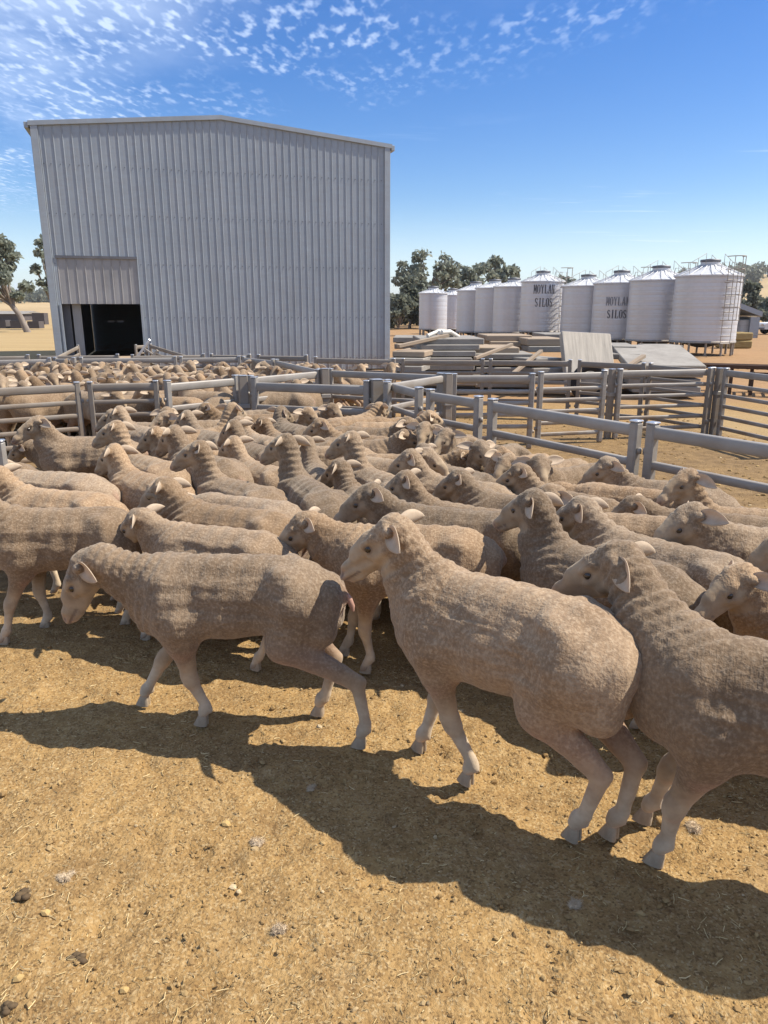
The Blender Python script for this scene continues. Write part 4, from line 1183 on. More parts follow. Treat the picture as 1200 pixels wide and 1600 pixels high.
for a, b, l in (((-90,557),(46,555),'farthest left panel of the outer back fence'),
                ((58,555),(186,554),'outer back panel crossing in front of the dark doorway'),
                ((204,555),(320,553.5),'outer back panel beside the sloping ramp rail'),
                ((328,553.5),(392,554),'short outer back panel under the ribbed wall'),
                ((402,554.5),(481,555.5),'bright outer back panel ending at the triple posts'),
                ((491,558),(618,561),'long outer back panel crossing the shed right corner'),
                ((627,561),(757,561.5),'outer back panel in front of the concrete slab stack'),
                ((764,561.5),(894,563),'outer back panel in front of the upright weathered board'),
                ((904,563),(1009,568),'outer back panel in front of the grey slab lids'),
                ((1015,568),(1113,576),'outer back panel angling in to the triple gate posts')):
    px_panel(a, b, l, G4, dusty=True)
G5 = 'panels of the right-hand yard'
for a, b, l in (((706,585),(836,584.5),'five-rail panel left of the bright gates in the right yard'),
                ((842,582),(948,579.5),'bright gate panel in the middle of the right yard'),
                ((966,577.5),(1117,575),'longest bright gate panel of the right yard'),
                ((1133,576),(1275,592),'grey panel running off the right edge over dry grass')):
    px_panel(a, b, l, G5, post=.062)
heavy_post(957, 577, .075, 'slim post between the two bright gates in the right yard', .9)
heavy_post(1125, 575.5, .075, 'slim post between the longest gate and the edge panel', .9)
# left edge: end of a panel close by
pl = at_z(6, 690, .86)
panel((pl.x-1.7, pl.y-.25), (pl.x, pl.y), 'panel end just inside the left edge beside the small sheep', 'left side panels', post=.06, ht=.86)

# the race up to the doorway
def wall_pt(u, back): 
    s, _ = on_wall(u, 500); return SA + se*s - sn*back
a = wall_pt(78, 2.6); b = wall_pt(124, .35)
panel(a, b, 'sloping ramp panel climbing to the left side of the doorway', 'ramp panels', z0=-.42, z1=-.08, lugs=False, dusty=True)
a = wall_pt(324, 3.4); b = wall_pt(228, .45)
panel(a, b, 'sloping ramp panel on the right of the doorway', 'ramp panels', z0=-.45, z1=-.08, lugs=False, dusty=True)
a = wall_pt(208, .7); b = wall_pt(227, .5)
panel(a, b, 'small gate standing across the right of the doorway', 'ramp panels', z0=-.1, z1=-.1, lugs=False, dusty=True, cat='gate', name='steel_gate')
rg = empty('leaning_gate', wall_pt(190, 1.0), 0.2); tag(rg, 'narrow steel gate leaning askew in front of the doorway', 'gate')
Mt = Matrix.Rotation(R(38), 4, 'Y')
MB().box(-.09, -.03, -.03, .03, .0, 1.15, .006, Mt).build('upright', M['cap'], rg)
MB().box(.20, .26, -.03, .03, .0, 1.05, .006, Mt).build('upright', M['galv'], rg)
for k in range(4): MB().box(-.03, .20, -.02, .02, .15+.24*k, .19+.24*k, .004, Mt).build('rail', M['galv'], rg)
rp = empty('loading_ramp', wall_pt(176, 2.4), math.atan2(se.y, se.x)); tag(rp, 'dark sheep ramp leading into the doorway behind the panels', 'ramp')
m = MB(); w_ = (d1-d0)*.5-.1
m.add([(-w_,-.9,.02),(w_,-.9,.02),(w_,2.3,.5),(-w_,2.3,.5),(-w_,-.9,-.02),(w_,-.9,-.02),(w_,2.3,-.02),(-w_,2.3,-.02)], [(0,1,2,3),(0,4,5,1),(1,5,6,2),(3,2,6,7),(0,3,7,4),(4,7,6,5)])
m.build('deck', M['timber'], rp)
for k in range(8): MB().box(-w_, w_, -.7+.36*k, -.65+.36*k, .05+.054*k, .095+.054*k).build('cleat', M['timber'], rp)

# ------------------------------------------------------------------ stacked slabs and boards behind the yards
def slab(uL, uR, v_top, Y, thick, depth, label, mat='concrete', rz=0.0, tilt=0.0, roll=0.0, group='stacked concrete slabs', name='concrete_block', cat='concrete block', end=True):
    a = at_y(uL, v_top, Y); b = at_y(uR, v_top, Y); c = (a+b)/2
    L = (b-a).length
    o = MB().box(-L/2, L/2, 0, depth, -thick, 0, .014).build(name, M[mat])
    o.location = (c.x, Y, c.z); o.rotation_euler = (tilt, roll, rz)
    tag(o, label, cat, group); return o
SL = [
 (612,664,549,14.6,.11,1.5,'timber-edged slab at the left foot of the stack, by the shed corner','timber',-.28),
 (606,662,560,14.4,.11,1.5,'grey slab below the timber-edged slab at the left foot','concrete',-.22),
 (604,660,572,14.3,.11,1.5,'grey slab second lowest at the left foot of the stack','concrete',-.25),
 (606,664,585,14.2,.12,1.5,'grey slab lowest at the left foot of the stack','concrete',-.20),
 (655,757,529,15.4,.12,2.0,'top slab of the left stack, under the white pipes','concrete',.03),
 (657,750,538.5,15.3,.11,2.0,'second slab down in the left stack','concrete',.06),
 (653,744,548.5,15.2,.11,2.0,'third slab down in the left stack','concrete',.01),
 (658,738,559,15.1,.11,2.0,'fourth slab down in the left stack','concrete',-.03),
 (655,742,570,15.0,.11,2.0,'fifth slab down in the left stack','concrete',.04),
 (662,740,581,15.0,.11,2.0,'second lowest slab of the left stack','concrete',-.02),
 (656,746,593,14.9,.12,2.0,'bottom slab of the left stack','concrete',.02),
 (614,660,527,17.6,.12,1.6,'slab lying behind the left stack near the shed corner','concrete',-.05),
 (616,656,537,17.4,.12,1.6,'lower slab lying behind the left stack near the shed corner','timber',-.08),
 (740,812,543,15.8,.11,1.6,'orange-topped beam in the middle stack','timber',.0),
 (760,832,524,17.4,.13,1.4,'upper beam of the brown pair behind the middle stack','timber',.03),
 (766,828,533.5,17.2,.13,1.4,'lower beam of the brown pair behind the middle stack','timber',.0),
 (742,834,553,15.4,.11,1.6,'slab directly under the orange-topped beam','concrete',.0),
 (738,828,563.5,15.3,.11,1.6,'second slab under the orange-topped beam','concrete',.03),
 (744,834,574.5,15.2,.11,1.6,'third slab under the orange-topped beam','concrete',-.03),
 (739,836,585,15.2,.11,1.6,'second lowest slab of the middle stack','concrete',.02),
 (742,834,596,15.1,.12,1.6,'bottom slab of the middle stack','concrete',-.01),
 (824,884,529,16.6,.15,1.4,'light slab end left of the upright weathered board','timber',.06),
 (826,882,541,16.5,.13,1.4,'second slab end left of the upright weathered board','concrete',.04),
 (850,902,522,18.6,.15,1.5,'slab behind the top left of the upright board','concrete',.0),
 (824,886,560,15.0,.13,2.3,'grey slab angled out in front of the upright board','concrete',.42),
 (830,898,575,14.9,.12,1.9,'lower grey slab at the foot of the upright board','concrete',.30),
 (832,900,588,14.8,.13,1.9,'lowest grey slab at the foot of the upright board','concrete',.22),
 (958,994,541,15.8,.11,1.8,'pale slab right of the upright board','concrete',-.20),
 (955,1000,553,15.2,.11,1.7,'sloping pale slab low right of the upright board','concrete',-.30),
 (1017,1068,540,17.0,.13,.9,'pale block resting on the slabs before the nearest silo','concrete',.0),
 (992,1066,549,16.8,.12,1.4,'slab under the pale block before the nearest silo','concrete',-.05),
 (984,1102,571,14.2,.12,1.9,'broad grey slab lid tilted toward the yard','concrete',-.10),
 (988,1098,581,14.3,.11,2.0,'grey slab under the broad tilted lid','concrete',-.12),
 (984,1094,592,14.3,.11,2.0,'second lowest slab of the right-hand stack','concrete',-.08),
 (990,1094,604,14.3,.12,2.0,'bottom slab of the right-hand stack','concrete',-.10),
 (902,982,580,14.9,.13,1.4,'slab leaning low between the upright board and the right stack','concrete',.05),
 (905,985,593,14.8,.14,1.6,'slab on the ground between the upright board and the right stack','concrete',.02),
]
for s_ in SL: slab(*s_[:7], mat=s_[7], rz=s_[8], tilt=(.16 if 'tilted' in s_[6] else 0))
bd = slab(876, 956, 519, 15.2, 1.35, .16, 'large weathered board standing upright among the concrete slabs', mat='board', rz=-.05, group=None, name='upright_board', cat='board')
bd.rotation_euler = (R(-32), R(3), .12)
for k, (a, ya, b, yb, w_, l) in enumerate((((622,541),14.9,(700,524),15.6,.09,'loose timber lying aslant over the left stack'),
        ((742,560),14.6,(800,538),15.3,.08,'loose timber leaning on the front of the middle stack'),
        ((800,585),14.3,(846,548),15.0,.08,'steep loose timber leaning between the middle stack and the board'),
        ((966,583),14.0,(1006,556),14.6,.09,'loose timber leaning on the left end of the tilted lid'),
        ((690,600),14.2,(760,592),14.4,.10,'loose timber on the ground before the left stack'))):
    pa, pb = at_y(*a, ya), at_y(*b, yb); dv_ = pb-pa; L_ = dv_.length
    o = MB().box(0, L_, -w_/2, w_/2, -w_*.35, w_*.35, .006).build('timber_beam', M['timber']); o.location = pa
    o.rotation_euler = dv_.to_track_quat('X', 'Z').to_euler(); tag(o, l, 'timber', 'loose timbers on the stacks')
# loose white pipes on the left stack
for k, (a, b) in enumerate((((668,525),(704,519)), ((686,520),(706,526)), ((690,519),(716,526)))):
    pa, pb = at_y(*a, 15.9), at_y(*b, 16.3)
    m = MB().tube([pa, (pa+pb)/2+Vector((0,.03,.06)), pb], .045, 8)
    tag(m.build('pipe', M['white_plastic']), ['longest white pipe lying on top of the left stack', 'short white pipe at the back of the left stack top', 'white pipe sloping down right on the left stack'][k], 'pipe', 'white pipes on the stack')
# old wheel leaning in front of the board, rusty rack, bales, far shed
p = at_y(922, 583, 13.9)
w = empty('old_tyre', (p.x, 13.9, 0)); tag(w, 'worn dark tyre leaning below the upright board', 'tyre')
m = MB(); m.tube([(.29*math.cos(t), 0, .34+.29*math.sin(t)) for t in [2*math.pi*k/24 for k in range(25)]], .075, 10, cap=False, up=(0,1,0)); m.build('tread', M['black'], w)
MB().lathe([(.0,-.03),(.2,-.03),(.21,.03),(.0,.03)], 20).build('rim', M['concrete'], w, loc=(0,0,.34), rot=(math.pi/2,0,0))
rk = empty('rusted_rack', (0,0,0)); tag(rk, 'long rusty iron rack on short posts at the right edge', 'rack')
a, b = at_y(1042, 565, 15.6), at_y(1290, 577, 14.4)
rk.location = (a.x, a.y, 0); rk.rotation_euler = (0,0,math.atan2(b.y-a.y, b.x-a.x)); L = math.hypot(b.x-a.x, b.y-a.y)
for z in (.42, .56): MB().box(0, L, -.05, .05, z-.05, z+.03, .008).build('beam', M['rust'], rk)
MB().box(0, L, .75, .83, .46, .56, .008).build('beam', M['rust'], rk)
for k in range(8):
    x = .1+(L-.2)*k/7
    for y in (0, .79): MB().box(x-.035, x+.035, y-.035, y+.035, -.02, .46).build('leg', M['rust'], rk)
for k in range(16): MB().box(.1+(L-.2)*k/15-.02, .1+(L-.2)*k/15+.02, .05, .75, .50, .54).build('cross_bar', M['rust'], rk)
for k, (u, v, l) in enumerate(((1145, 546, 'lower straw bale beside the nearest silo'), (1146, 535.5, 'upper straw bale stacked beside the nearest silo'))):
    d_ = 34.0; p = at_y(u, v, d_); s_ = 0.78
    o = MB().box(-.62, .62, -.5, .5, -.17, .17, .05).build('straw_bale', M['hay'])
    zz = .17 if k == 0 else .515
    pg = at_y(u, 546, d_); o.location = (pg.x-.05*k, d_, zz); o.scale = (1,1,1); o.rotation_euler = (0,0,.1*k)
    tag(o, l, 'bale', 'straw bales')
# open-sided shed on the right
fs_ = empty('open_shed', (0,0,0)); tag(fs_, 'low open-sided grey steel shed behind the nearest silo', 'shed')
Yf = 46.0; pr = at_y(1179, 534, Yf); zt = at_y(1183, 487, Yf).z; zt2 = at_y(1143, 471, Yf).z
fs_.location = (pr.x, Yf, 0); wl_ = 6.5
slope_ = (zt2-zt)/((1183-1143)/CAM_F*Yf)
m = MB()
def prism(x0, x1, za0, za1, zb0, zb1, y0, y1):
    m.add([(x0,y0,za0),(x1,y0,zb0),(x1,y0,zb1),(x0,y0,za1),(x0,y1,za0),(x1,y1,zb0),(x1,y1,zb1),(x0,y1,za1)], [(0,1,2,3),(5,4,7,6),(3,2,6,7),(1,0,4,5),(0,3,7,4),(2,1,5,6)])
rz_ = zt + slope_*wl_*.5
prism(.2, -wl_*.5, zt-.30, zt, rz_-.30, rz_, -.15, 8); prism(-wl_*.5, -wl_-.2, rz_-.30, rz_, zt-.30, zt, -.15, 8); m.build('roof', M['zinc'], fs_)
MB().box(-.45, .1, -.1, .05, 0, zt-.31).build('corner_column', M['zinc'], fs_)
MB().box(-wl_, -wl_+.4, -.1, .05, 0, zt-.31).build('corner_column', M['zinc'], fs_)
MB().box(-wl_, 0, 7.8, 7.9, 0, rz_-.31).build('back_wall', M['dark_steel'], fs_)
MB().box(-.06, .06, .06, 7.8, 0, zt-.31).build('side_wall', M['zinc'], fs_)
MB().box(-wl_-.06, -wl_+.06, .06, 7.8, 0, zt-.31).build('side_wall', M['zinc'], fs_)
pd = at_y(1161, 531, 47); tk = empty('drum', (pd.x, 47, 0)); tag(tk, 'pale drum standing in the mouth of the open-sided shed', 'drum')
MB().lathe([(.0,0),(.42,0),(.45,.05),(.45,1.0),(.40,1.06),(0,1.08)], 20).build('shell', M['paint_white'], tk)
MB().lathe([(.46,.35),(.47,.37),(.46,.39)], 20).build('hoop', M['paint_white'], tk); MB().lathe([(.46,.70),(.47,.72),(.46,.74)], 20).build('hoop', M['paint_white'], tk)
# parked ute whose nose shows at the right edge
pc = at_y(1191, 541, 52.0); ut = empty('parked_ute', (pc.x, 52.0, 0)); tag(ut, 'white utility vehicle at the right edge, only its nose in view', 'vehicle')
m = MB(); prof = [(0,.42),(0,.78),(.1,.90),(1.15,.98),(1.65,1.45),(3.0,1.47),(3.1,1.0),(4.7,1.0),(4.7,.45)]
vs = [(x,y,z*.85) for y in (0,1.7) for x,z in prof]; n = len(prof)
m.add(vs, [tuple(range(n)), tuple(range(2*n-1,n-1,-1))]+[(k,n+k,n+(k+1)%n,(k+1)%n) for k in range(n)]); m.build('body', M['paint_white'], ut)
for x in (.85, 3.8):
    for y in (.0, 1.56):
        MB().lathe([(0,0),(.2,0),(.33,.02),(.34,.1),(.33,.16),(0,.16)], 18).build('wheel', M['black'], ut, loc=(x,y+.15,.34), rot=(math.pi/2,0,0))
MB().box(1.3, 2.9, -.012, -.002, 1.0*.85, 1.38*.85).build('side_window', M['black'], ut)
MB().box(-.04, .0, .15, .45, .6, .72).build('headlight', M['cap'], ut); MB().box(-.04, .0, 1.25, 1.55, .6, .72).build('headlight', M['cap'], ut)
MB().box(-.08, .0, .0, 1.7, .33, .46).build('bumper', M['dark_steel'], ut)

# left paddock: long low building and raised beds
lb = empty('low_building', (0,0,0)); tag(lb, 'long low grey-roofed building at the far left under the gum tree', 'building')
a = at_y(-60, 500, 120); b = at_y(38, 500, 120); lb.location = (a.x, 120, 0); L = b.x-a.x
zt_ = at_y(0, 486, 120).z
MB().box(0, L, 0, 6, 0, zt_*.72).build('wall', M['brick_dark'], lb)
m = MB(); m.add([(-.3,-.5,zt_*.70),(L+.3,-.5,zt_*.70),(L+.3,3,zt_),(-.3,3,zt_),(-.3,6.5,zt_*.70),(L+.3,6.5,zt_*.70)], [(0,1,2,3),(3,2,5,4),(0,3,4),(1,5,2)]); m.build('roof', M['concrete'], lb)
for k, (u0, u1, v0, v1, l) in enumerate(((-8,9,500,507,'raised bed cut by the left edge in the dry paddock'), (16,33,501,507,'middle dark raised bed in the dry paddock'), (43,61,502,509,'dark raised bed nearest the shed in the dry paddock'), (50,69,489,496,'dark trough below the gum tree beside the shed'))):
    Yk = 70.0 if k < 3 else 88.0
    a, b = at_y(u0, v1, Yk), at_y(u1, v1, Yk); h_ = at_y(u0, v0, Yk).z - at_y(u0, v1, Yk).z
    r_ = empty('raised_bed', ((a.x+b.x)/2, Yk, 0)); tag(r_, l, 'planter', 'raised beds'); w_ = (b.x-a.x)/2
    zt_b = at_y(u0, v0, Yk).z
    for (x0,x1,y0,y1) in ((-w_,w_,0,.08),(-w_,w_,1.0,1.08),(-w_,-w_+.08,.081,.999),(w_-.08,w_,.081,.999)): MB().box(x0,x1,y0,y1,0,max(.25,zt_b)).build('side_board', M['brick_dark'], r_)
    MB().box(-w_+.081, w_-.081, .081, .999, 0, max(.2,zt_b-.08)).build('soil', M['hay'], r_)

# ------------------------------------------------------------------ the mob
def to_local(P, heading, sc, pts):
    """foot shifts from pixels on the ground"""
    c, s_ = math.cos(R(heading)), math.sin(R(heading)); out = {}
    for k, (u, v) in pts.items():
        w = at_z(u, v, 0.0); dx, dy = w.x-P[0], w.y-P[1]
        lx, ly = (c*dx+s_*dy)/sc, (-s_*dx+c*dy)/sc
        rest = (FRONT if k[0] == 'F' else HIND)[-1]; sy = 1 if k[1] == 'L' else -1
        out[k] = (max(-.22, min(.22, lx-rest[0]-.01)), max(-.07, min(.07, ly-rest[1]*sy)), 0)
    return out
HH = .0078
# front three, each with its own body
P1, h1, s1 = (-.585, 2.72), 174, .97
b1 = make_body('body', (.68, .0, .71), 6, -60, feet=to_local(P1, h1, s1, {'FL':(312,1128),'FR':(196,1098),'HL':(556,1165),'HR':(492,1115)}), h=HH, seed=1, fuzz=60000, hooves=True, fat=.95, droop=.02)
put_sheep(b1, P1, h1, s1, 'shorn sheep walking left with its head lowered, in front at left', hooves=True, tail=True, ears=(-25, 0), tone=.80)
P2, h2, s2 = (.405, 2.26), 138, 1.05
b2 = make_body('body', (.50, .03, .875), 24, -38, feet=to_local(P2, h2, s2, {'FL':(737,1208),'FR':(650,1168),'HL':(887,1305),'HR':(945,1302)}), h=HH, seed=2, fuzz=60000, hooves=True, fat=1.05)
put_sheep(b2, P2, h2, s2, 'big shorn sheep in the centre foreground, rump to camera, head raised left', hooves=True, tail=True, ears=(-8, 6), tone=1.02)
P3, h3, s3 = (1.14, 1.80), 154, 1.03
b3 = make_body('body', (.56, -.24, .89), -6, -31, feet=to_local(P3, h3, s3, {'FL':(1018,1328),'FR':(1002,1262)}), h=HH, seed=3, fuzz=60000, hooves=True, fat=1.06)
put_sheep(b3, P3, h3, s3, 'shorn sheep cut off by the right edge, nose behind the foreground rump', hooves=True, ears=(-10, 0), tone=.70)
# poses shared by the mob
VAR = {}
def var(k, *a, **kw):
    VAR[k] = make_body('body', *a, fuzz=24000, fuzz_len=.005, **kw)
hv = .0115
W1 = {'FL':(.10,0,0),'FR':(-.06,0,0),'HL':(-.08,0,0),'HR':(.08,0,0)}
W2 = {'FL':(-.05,0,0),'FR':(.09,0,0),'HL':(.09,0,0),'HR':(-.07,0,0)}
var('fwd', (.50, .0, .865), 8, -36, feet=W1, h=hv, seed=4)
var('fwd2', (.52, .03, .855), 18, -33, feet=W2, h=hv, seed=5, fat=1.05)
var('high', (.45, .0, .955), 6, -30, feet=W2, h=hv, seed=6)
var('high2', (.45, .05, .935), 28, -28, feet=W1, h=hv, seed=7, fat=.96)
var('right', (.47, -.10, .88), -42, -34, feet=W1, h=hv, seed=8)
var('level', (.57, .0, .79), 6, -42, feet=W2, h=hv, seed=9, fat=1.04)
var('low', (.61, .02, .69), 8, -48, feet=W1, h=hv, seed=10)
var('left', (.45, .12, .87), 66, -32, feet=W2, h=hv, seed=11)
var('back', (.38, .15, .89), 110, -28, feet=W1, h=hv, seed=12)
var('away', (.45, -.13, .87), -80, -34, feet=W2, h=hv, seed=13, fat=1.05)
var('m1', (.49, .04, .87), 34, -34, feet=W1, h=hv, seed=14, fat=.98)
var('m2', (.46, .06, .93), 42, -30, feet=W2, h=hv, seed=15)
var('m3', (.47, .02, .90), 20, -36, feet=W2, h=hv, seed=16, fat=1.05)
var('mh', (.42, .05, .985), 34, -28, feet=W1, h=hv, seed=17, fat=.95)
GM = 'shorn sheep of the near mob'; MS = .88
SPEC = []; SWAP = {'fwd':'m1', 'fwd2':'m3', 'high':'mh', 'high2':'m2', 'right':'m3', 'level':'m1'}
def S(u, v, heading, k, label, sc=1.0, **kw):
    if v < 735 and 150 <= heading <= 180 and k in SWAP: heading -= random.uniform(22, 36); k = SWAP[k]
    sc *= random.uniform(.95, 1.05)
    B = VAR[k]; sc *= MS; P = by_poll(B, u, v, heading, sc)
    d = dict(x=P[0], y=P[1], h=heading, sc=sc, k=k, label=label, kw=dict(ears=(random.uniform(-14,14), random.uniform(-14,14)), **kw)); SPEC.append(d); return d
def SB_(u, v, lx, heading, k, label, sc=1.0, **kw):
    sc *= MS; P = by_back(u, v, lx, heading, sc)
    d = dict(x=P[0], y=P[1], h=heading, sc=sc, k=k, label=label, kw=kw); SPEC.append(d); return d
def relax(D, fixed, dmin, bound, it=80):
    """jostle: push bodies apart until they stand side by side; fixed ones keep their place"""
    n = len(D); X = np.array([[d['x'], d['y']] for d in D]); A = np.radians([d['h'] for d in D]); A0 = A.copy(); X0 = X.copy()
    T = np.linspace(-.32, .40, 6); free = np.array([i not in fixed for i in range(n)])
    for _ in range(it):
        C = np.stack([np.cos(A), np.sin(A)], 1)
        Q = X[:,None,:] + C[:,None,:]*T[None,:,None]*np.array([d['sc'] for d in D])[:,None,None]
        df = Q[:,None,:,None,:]-Q[None,:,None,:,:]
        dist = np.linalg.norm(df, axis=-1) + 1e-6
        for a in range(n): dist[a,a] = 9
        w = np.maximum(dmin-dist, 0)
        push = (df/dist[...,None]*w[...,None])
        tot = push.sum(axis=(1,3))                                   # per body sample
        X += np.where(free[:,None], tot.sum(1)*.10, 0)
        tq = (C[:,None,0]*tot[...,1]-C[:,None,1]*tot[...,0])*T[None,:]
        A += np.where(free, np.clip(tq.sum(1)*.8, -.06, .06), 0)
        A = A0 + np.clip(A-A0, -.6, .6)
        X += np.where(free[:,None], (X0-X)*.02, 0)
        C = np.stack([np.cos(A), np.sin(A)], 1); Q = X[:,None,:] + C[:,None,:]*T[None,:,None]
        X += np.where(free[:,None], bound(Q), 0)
    for d, x, a in zip(D, X, A): d['x'], d['y'], d['h'] = float(x[0]), float(x[1]), float(math.degrees(a))
random.seed(5)
# second row
S(492, 806, 176, 'level', 'sheep with pale upright ears peering between the two foreground sheep', 1.04, hooves=True)
S(572, 754, 178, 'fwd2', 'sheep with a lifted grey face just above the central foreground head', 1.02, hooves=True)
S(200, 802, 178, 'level', 'horned sheep facing left directly behind the lowered-head sheep', 1.04, hooves=True)
SB_(110, 797, .0, 182, 'fwd', 'sheep entering from the left edge beside the horned sheep', 1.04, hooves=True)
SB_(100, 738, .0, 183, 'level', 'dark-backed sheep cut by the left edge, second row up', 1.03)
S(262, 744, 176, 'fwd', 'sheep with wide-set ears facing left above the horned sheep', 1.02)
S(480, 727, 172, 'level', 'sheep with its face lowered beside the tall-necked ewes', 1.0)
S(608, 727, 172, 'fwd2', 'sheep facing left, its back lit behind the raised grey face', 1.0)
S(752, 722, 168, 'fwd', 'sheep with rounded woolly head in the middle of the mob', 1.0)
S(808, 762, 150, 'high', 'tall-necked sheep at centre right, chin over its neighbour', 1.03)
S(908, 793, 158, 'fwd', 'sheep in right middle with narrow face behind the tall-necked one', 1.02)
S(1048, 795, 160, 'fwd2', 'large-headed sheep facing left near the right edge', 1.05)
S(1172, 812, 162, 'fwd', 'sheep at the right edge with one dark ear turned back', 1.02)
S(1205, 908, 165, 'level', 'sheep at the right edge with a bright white ear, behind the cut-off sheep', 1.03)
S(872, 733, 165, 'fwd', 'sheep left of the twin capped posts, chin raised', 1.0)
S(1045, 722, 165, 'high', 'sheep standing against the near rail, head clear of it', 1.0)
S(890, 698, 185, 'fwd2', 'dark-faced sheep facing left below the thick rail', .98)
S(902, 676, 200, 'back', 'sheep by the rail with its ears spread, looking back right', .98)
SB_(960, 752, .0, 160, 'low', 'sheep with only its back showing near the thick rail', .98)
# middle
S(52, 652, 186, 'high2', 'lone alert sheep at the left with lifted chin', 1.03)
S(24, 693, 182, 'low', 'small pale sheep at the left edge beside the panel end', .92)
S(158, 662, 178, 'high', 'sheep with rolled neck wool right of the lone alert sheep', 1.0)
S(205, 692, 176, 'fwd2', 'broad-faced sheep in the left middle, both ears out', 1.02)
S(252, 672, 172, 'right', 'sheep in left middle looking half away with dark muzzle', 1.0)
S(306, 664, 155, 'right', 'dark-necked sheep seen from behind in the left middle', 1.02)
S(364, 689, 165, 'high', 'upright sheep with shadowed face left of centre', 1.0)
S(446, 674, 160, 'high', 'tall-necked ewe left of the pair in the centre', 1.03)
S(482, 684, 158, 'high2', 'narrow shaded sheep between the tall-necked pair', .98)
S(548, 670, 166, 'high', 'tall-necked ewe right of the pair in the centre', 1.03)
S(520, 654, 178, 'level', 'sheep with outstretched head above the tall-necked pair', 1.0)
S(462, 619, 230, 'left', 'alert sheep facing the camera with ears straight out, near the back panels', 1.0)
S(592, 629, 20, 'fwd', 'dark sheep looking right beside the square corner post', 1.0)
S(702, 642, 12, 'fwd2', 'sheep looking right under the second thick panel', 1.0)
S(660, 661, 330, 'fwd', 'sheep looking down right in the centre back', 1.0)
S(640, 680, 315, 'fwd2', 'sheep with dropped ears facing front right in the centre', 1.0)
S(706, 673, 262, 'fwd', 'sheep staring straight at the camera in the right centre', .98)
S(800, 663, 258, 'high', 'pale-faced sheep staring at the camera below the long thick panel', .98)
S(680, 712, 300, 'fwd', 'sheep with long pale nose turned right in the centre', 1.0)
S(622, 703, 145, 'm3', 'sheep with a shaded neck in the middle of the mob', 1.0)
S(772, 699, 20, 'level', 'sheep turned right with its head low near centre', .98)
S(828, 712, 200, 'left', 'sheep half hidden left of the chin-raised sheep', .98)
S(214, 634, 170, 'right', 'sheep in the back left looking toward the far pen', .98)
S(196, 640, 165, 'fwd', 'sheep with pale drooped ears at back left', .98)
S(246, 648, 185, 'fwd2', 'sheep with shaded ears in the back left cluster', .98)
S(276, 628, 240, 'left', 'sheep with ears out beneath the bright gate post', .98)
S(342, 630, 190, 'fwd', 'sheep under the bright gate looking left', .98)
S(366, 628, 60, 'high', 'sheep seen from behind with upright ears under the bright gate', .98)
S(362, 664, 175, 'fwd2', 'sheep with smooth rounded head behind the upright shadowed one', 1.0)
S(334, 655, 178, 'level', 'sheep lying its head on the next back, left of centre', .98)
S(512, 634, 320, 'right', 'sheep turned away to the right of the alert front-facing one', .98)
S(420, 655, 172, 'fwd', 'sheep with crumpled ears left of the tall-necked ewes', .98)
SB_(575, 655, .0, 12, 'low', 'sheep with pale round rump behind the tall-necked pair', 1.0)
SB_(560, 705, .0, 175, 'low', 'sheep with lit back under the chin of the tall-necked ewe', .98)
SB_(425, 632, .0, 175, 'low', 'sheep with grey back beside the alert front-facing sheep', .98)
SB_(440, 775, .0, 178, 'low', 'sheep with long flat back behind the wide-eared one', 1.0)

S(398, 686, 165, 'fwd2', 'sheep with shaded cheek just left of the tall-necked ewes', .98)
S(574, 694, 168, 'fwd', 'sheep tucked under the right-hand tall-necked ewe', .98)
S(745, 664, 250, 'high2', 'sheep gazing over its neighbours between two staring sheep', .96)
S(846, 676, 215, 'left', 'sheep with bent ears just left of the rail sheep', .96)
S(968, 706, 172, 'fwd', 'sheep whose nose points at the twin capped posts from the left', .98)
S(300, 640, 168, 'fwd2', 'sheep with drooped ears below the bright gate post', .96)
S(430, 640, 150, 'away', 'sheep looking away toward the shed, left of the alert one', .96)
S(968, 778, 160, 'level', 'sheep with shaded face between the narrow-faced and large-headed ones', .98)
S(672, 742, 172, 'fwd', 'sheep with upright ears between two broad backs at centre', 1.0)
S(1130, 868, 162, 'fwd2', 'sheep with half-hidden face above the bright white ear', 1.0)

F1L = [at_z(604,594,.9), at_z(662,608,.9), at_z(759,622,.9), at_z(1007,660,.9), q0+dd*4.4]
def in_pen(Q):
    """keep every body inside the rails"""
    out = np.zeros((len(Q), 2))
    for a, b in zip(F1L[:-1], F1L[1:]):
        e = np.array([b.x-a.x, b.y-a.y]); L = np.linalg.norm(e); e /= L; nrm = np.array([e[1], -e[0]])      # points into the pen
        rel = Q - np.array([a.x, a.y]); t = rel@e; s_ = rel@nrm
        bad = np.where((t > -.1) & (t < L+.1), np.maximum(.33-s_, 0), 0).max(1)
        out += nrm[None]*bad[:,None]*.5
    over = np.maximum(Q[:,:,1]-7.75, 0).max(1); out[:,1] -= over*.5
    return out
HERO = [dict(x=P1[0], y=P1[1], h=h1, sc=s1), dict(x=P2[0], y=P2[1], h=h2, sc=s2), dict(x=P3[0], y=P3[1], h=h3, sc=s3)]
relax(HERO+SPEC, {0,1,2}, .275, in_pen)
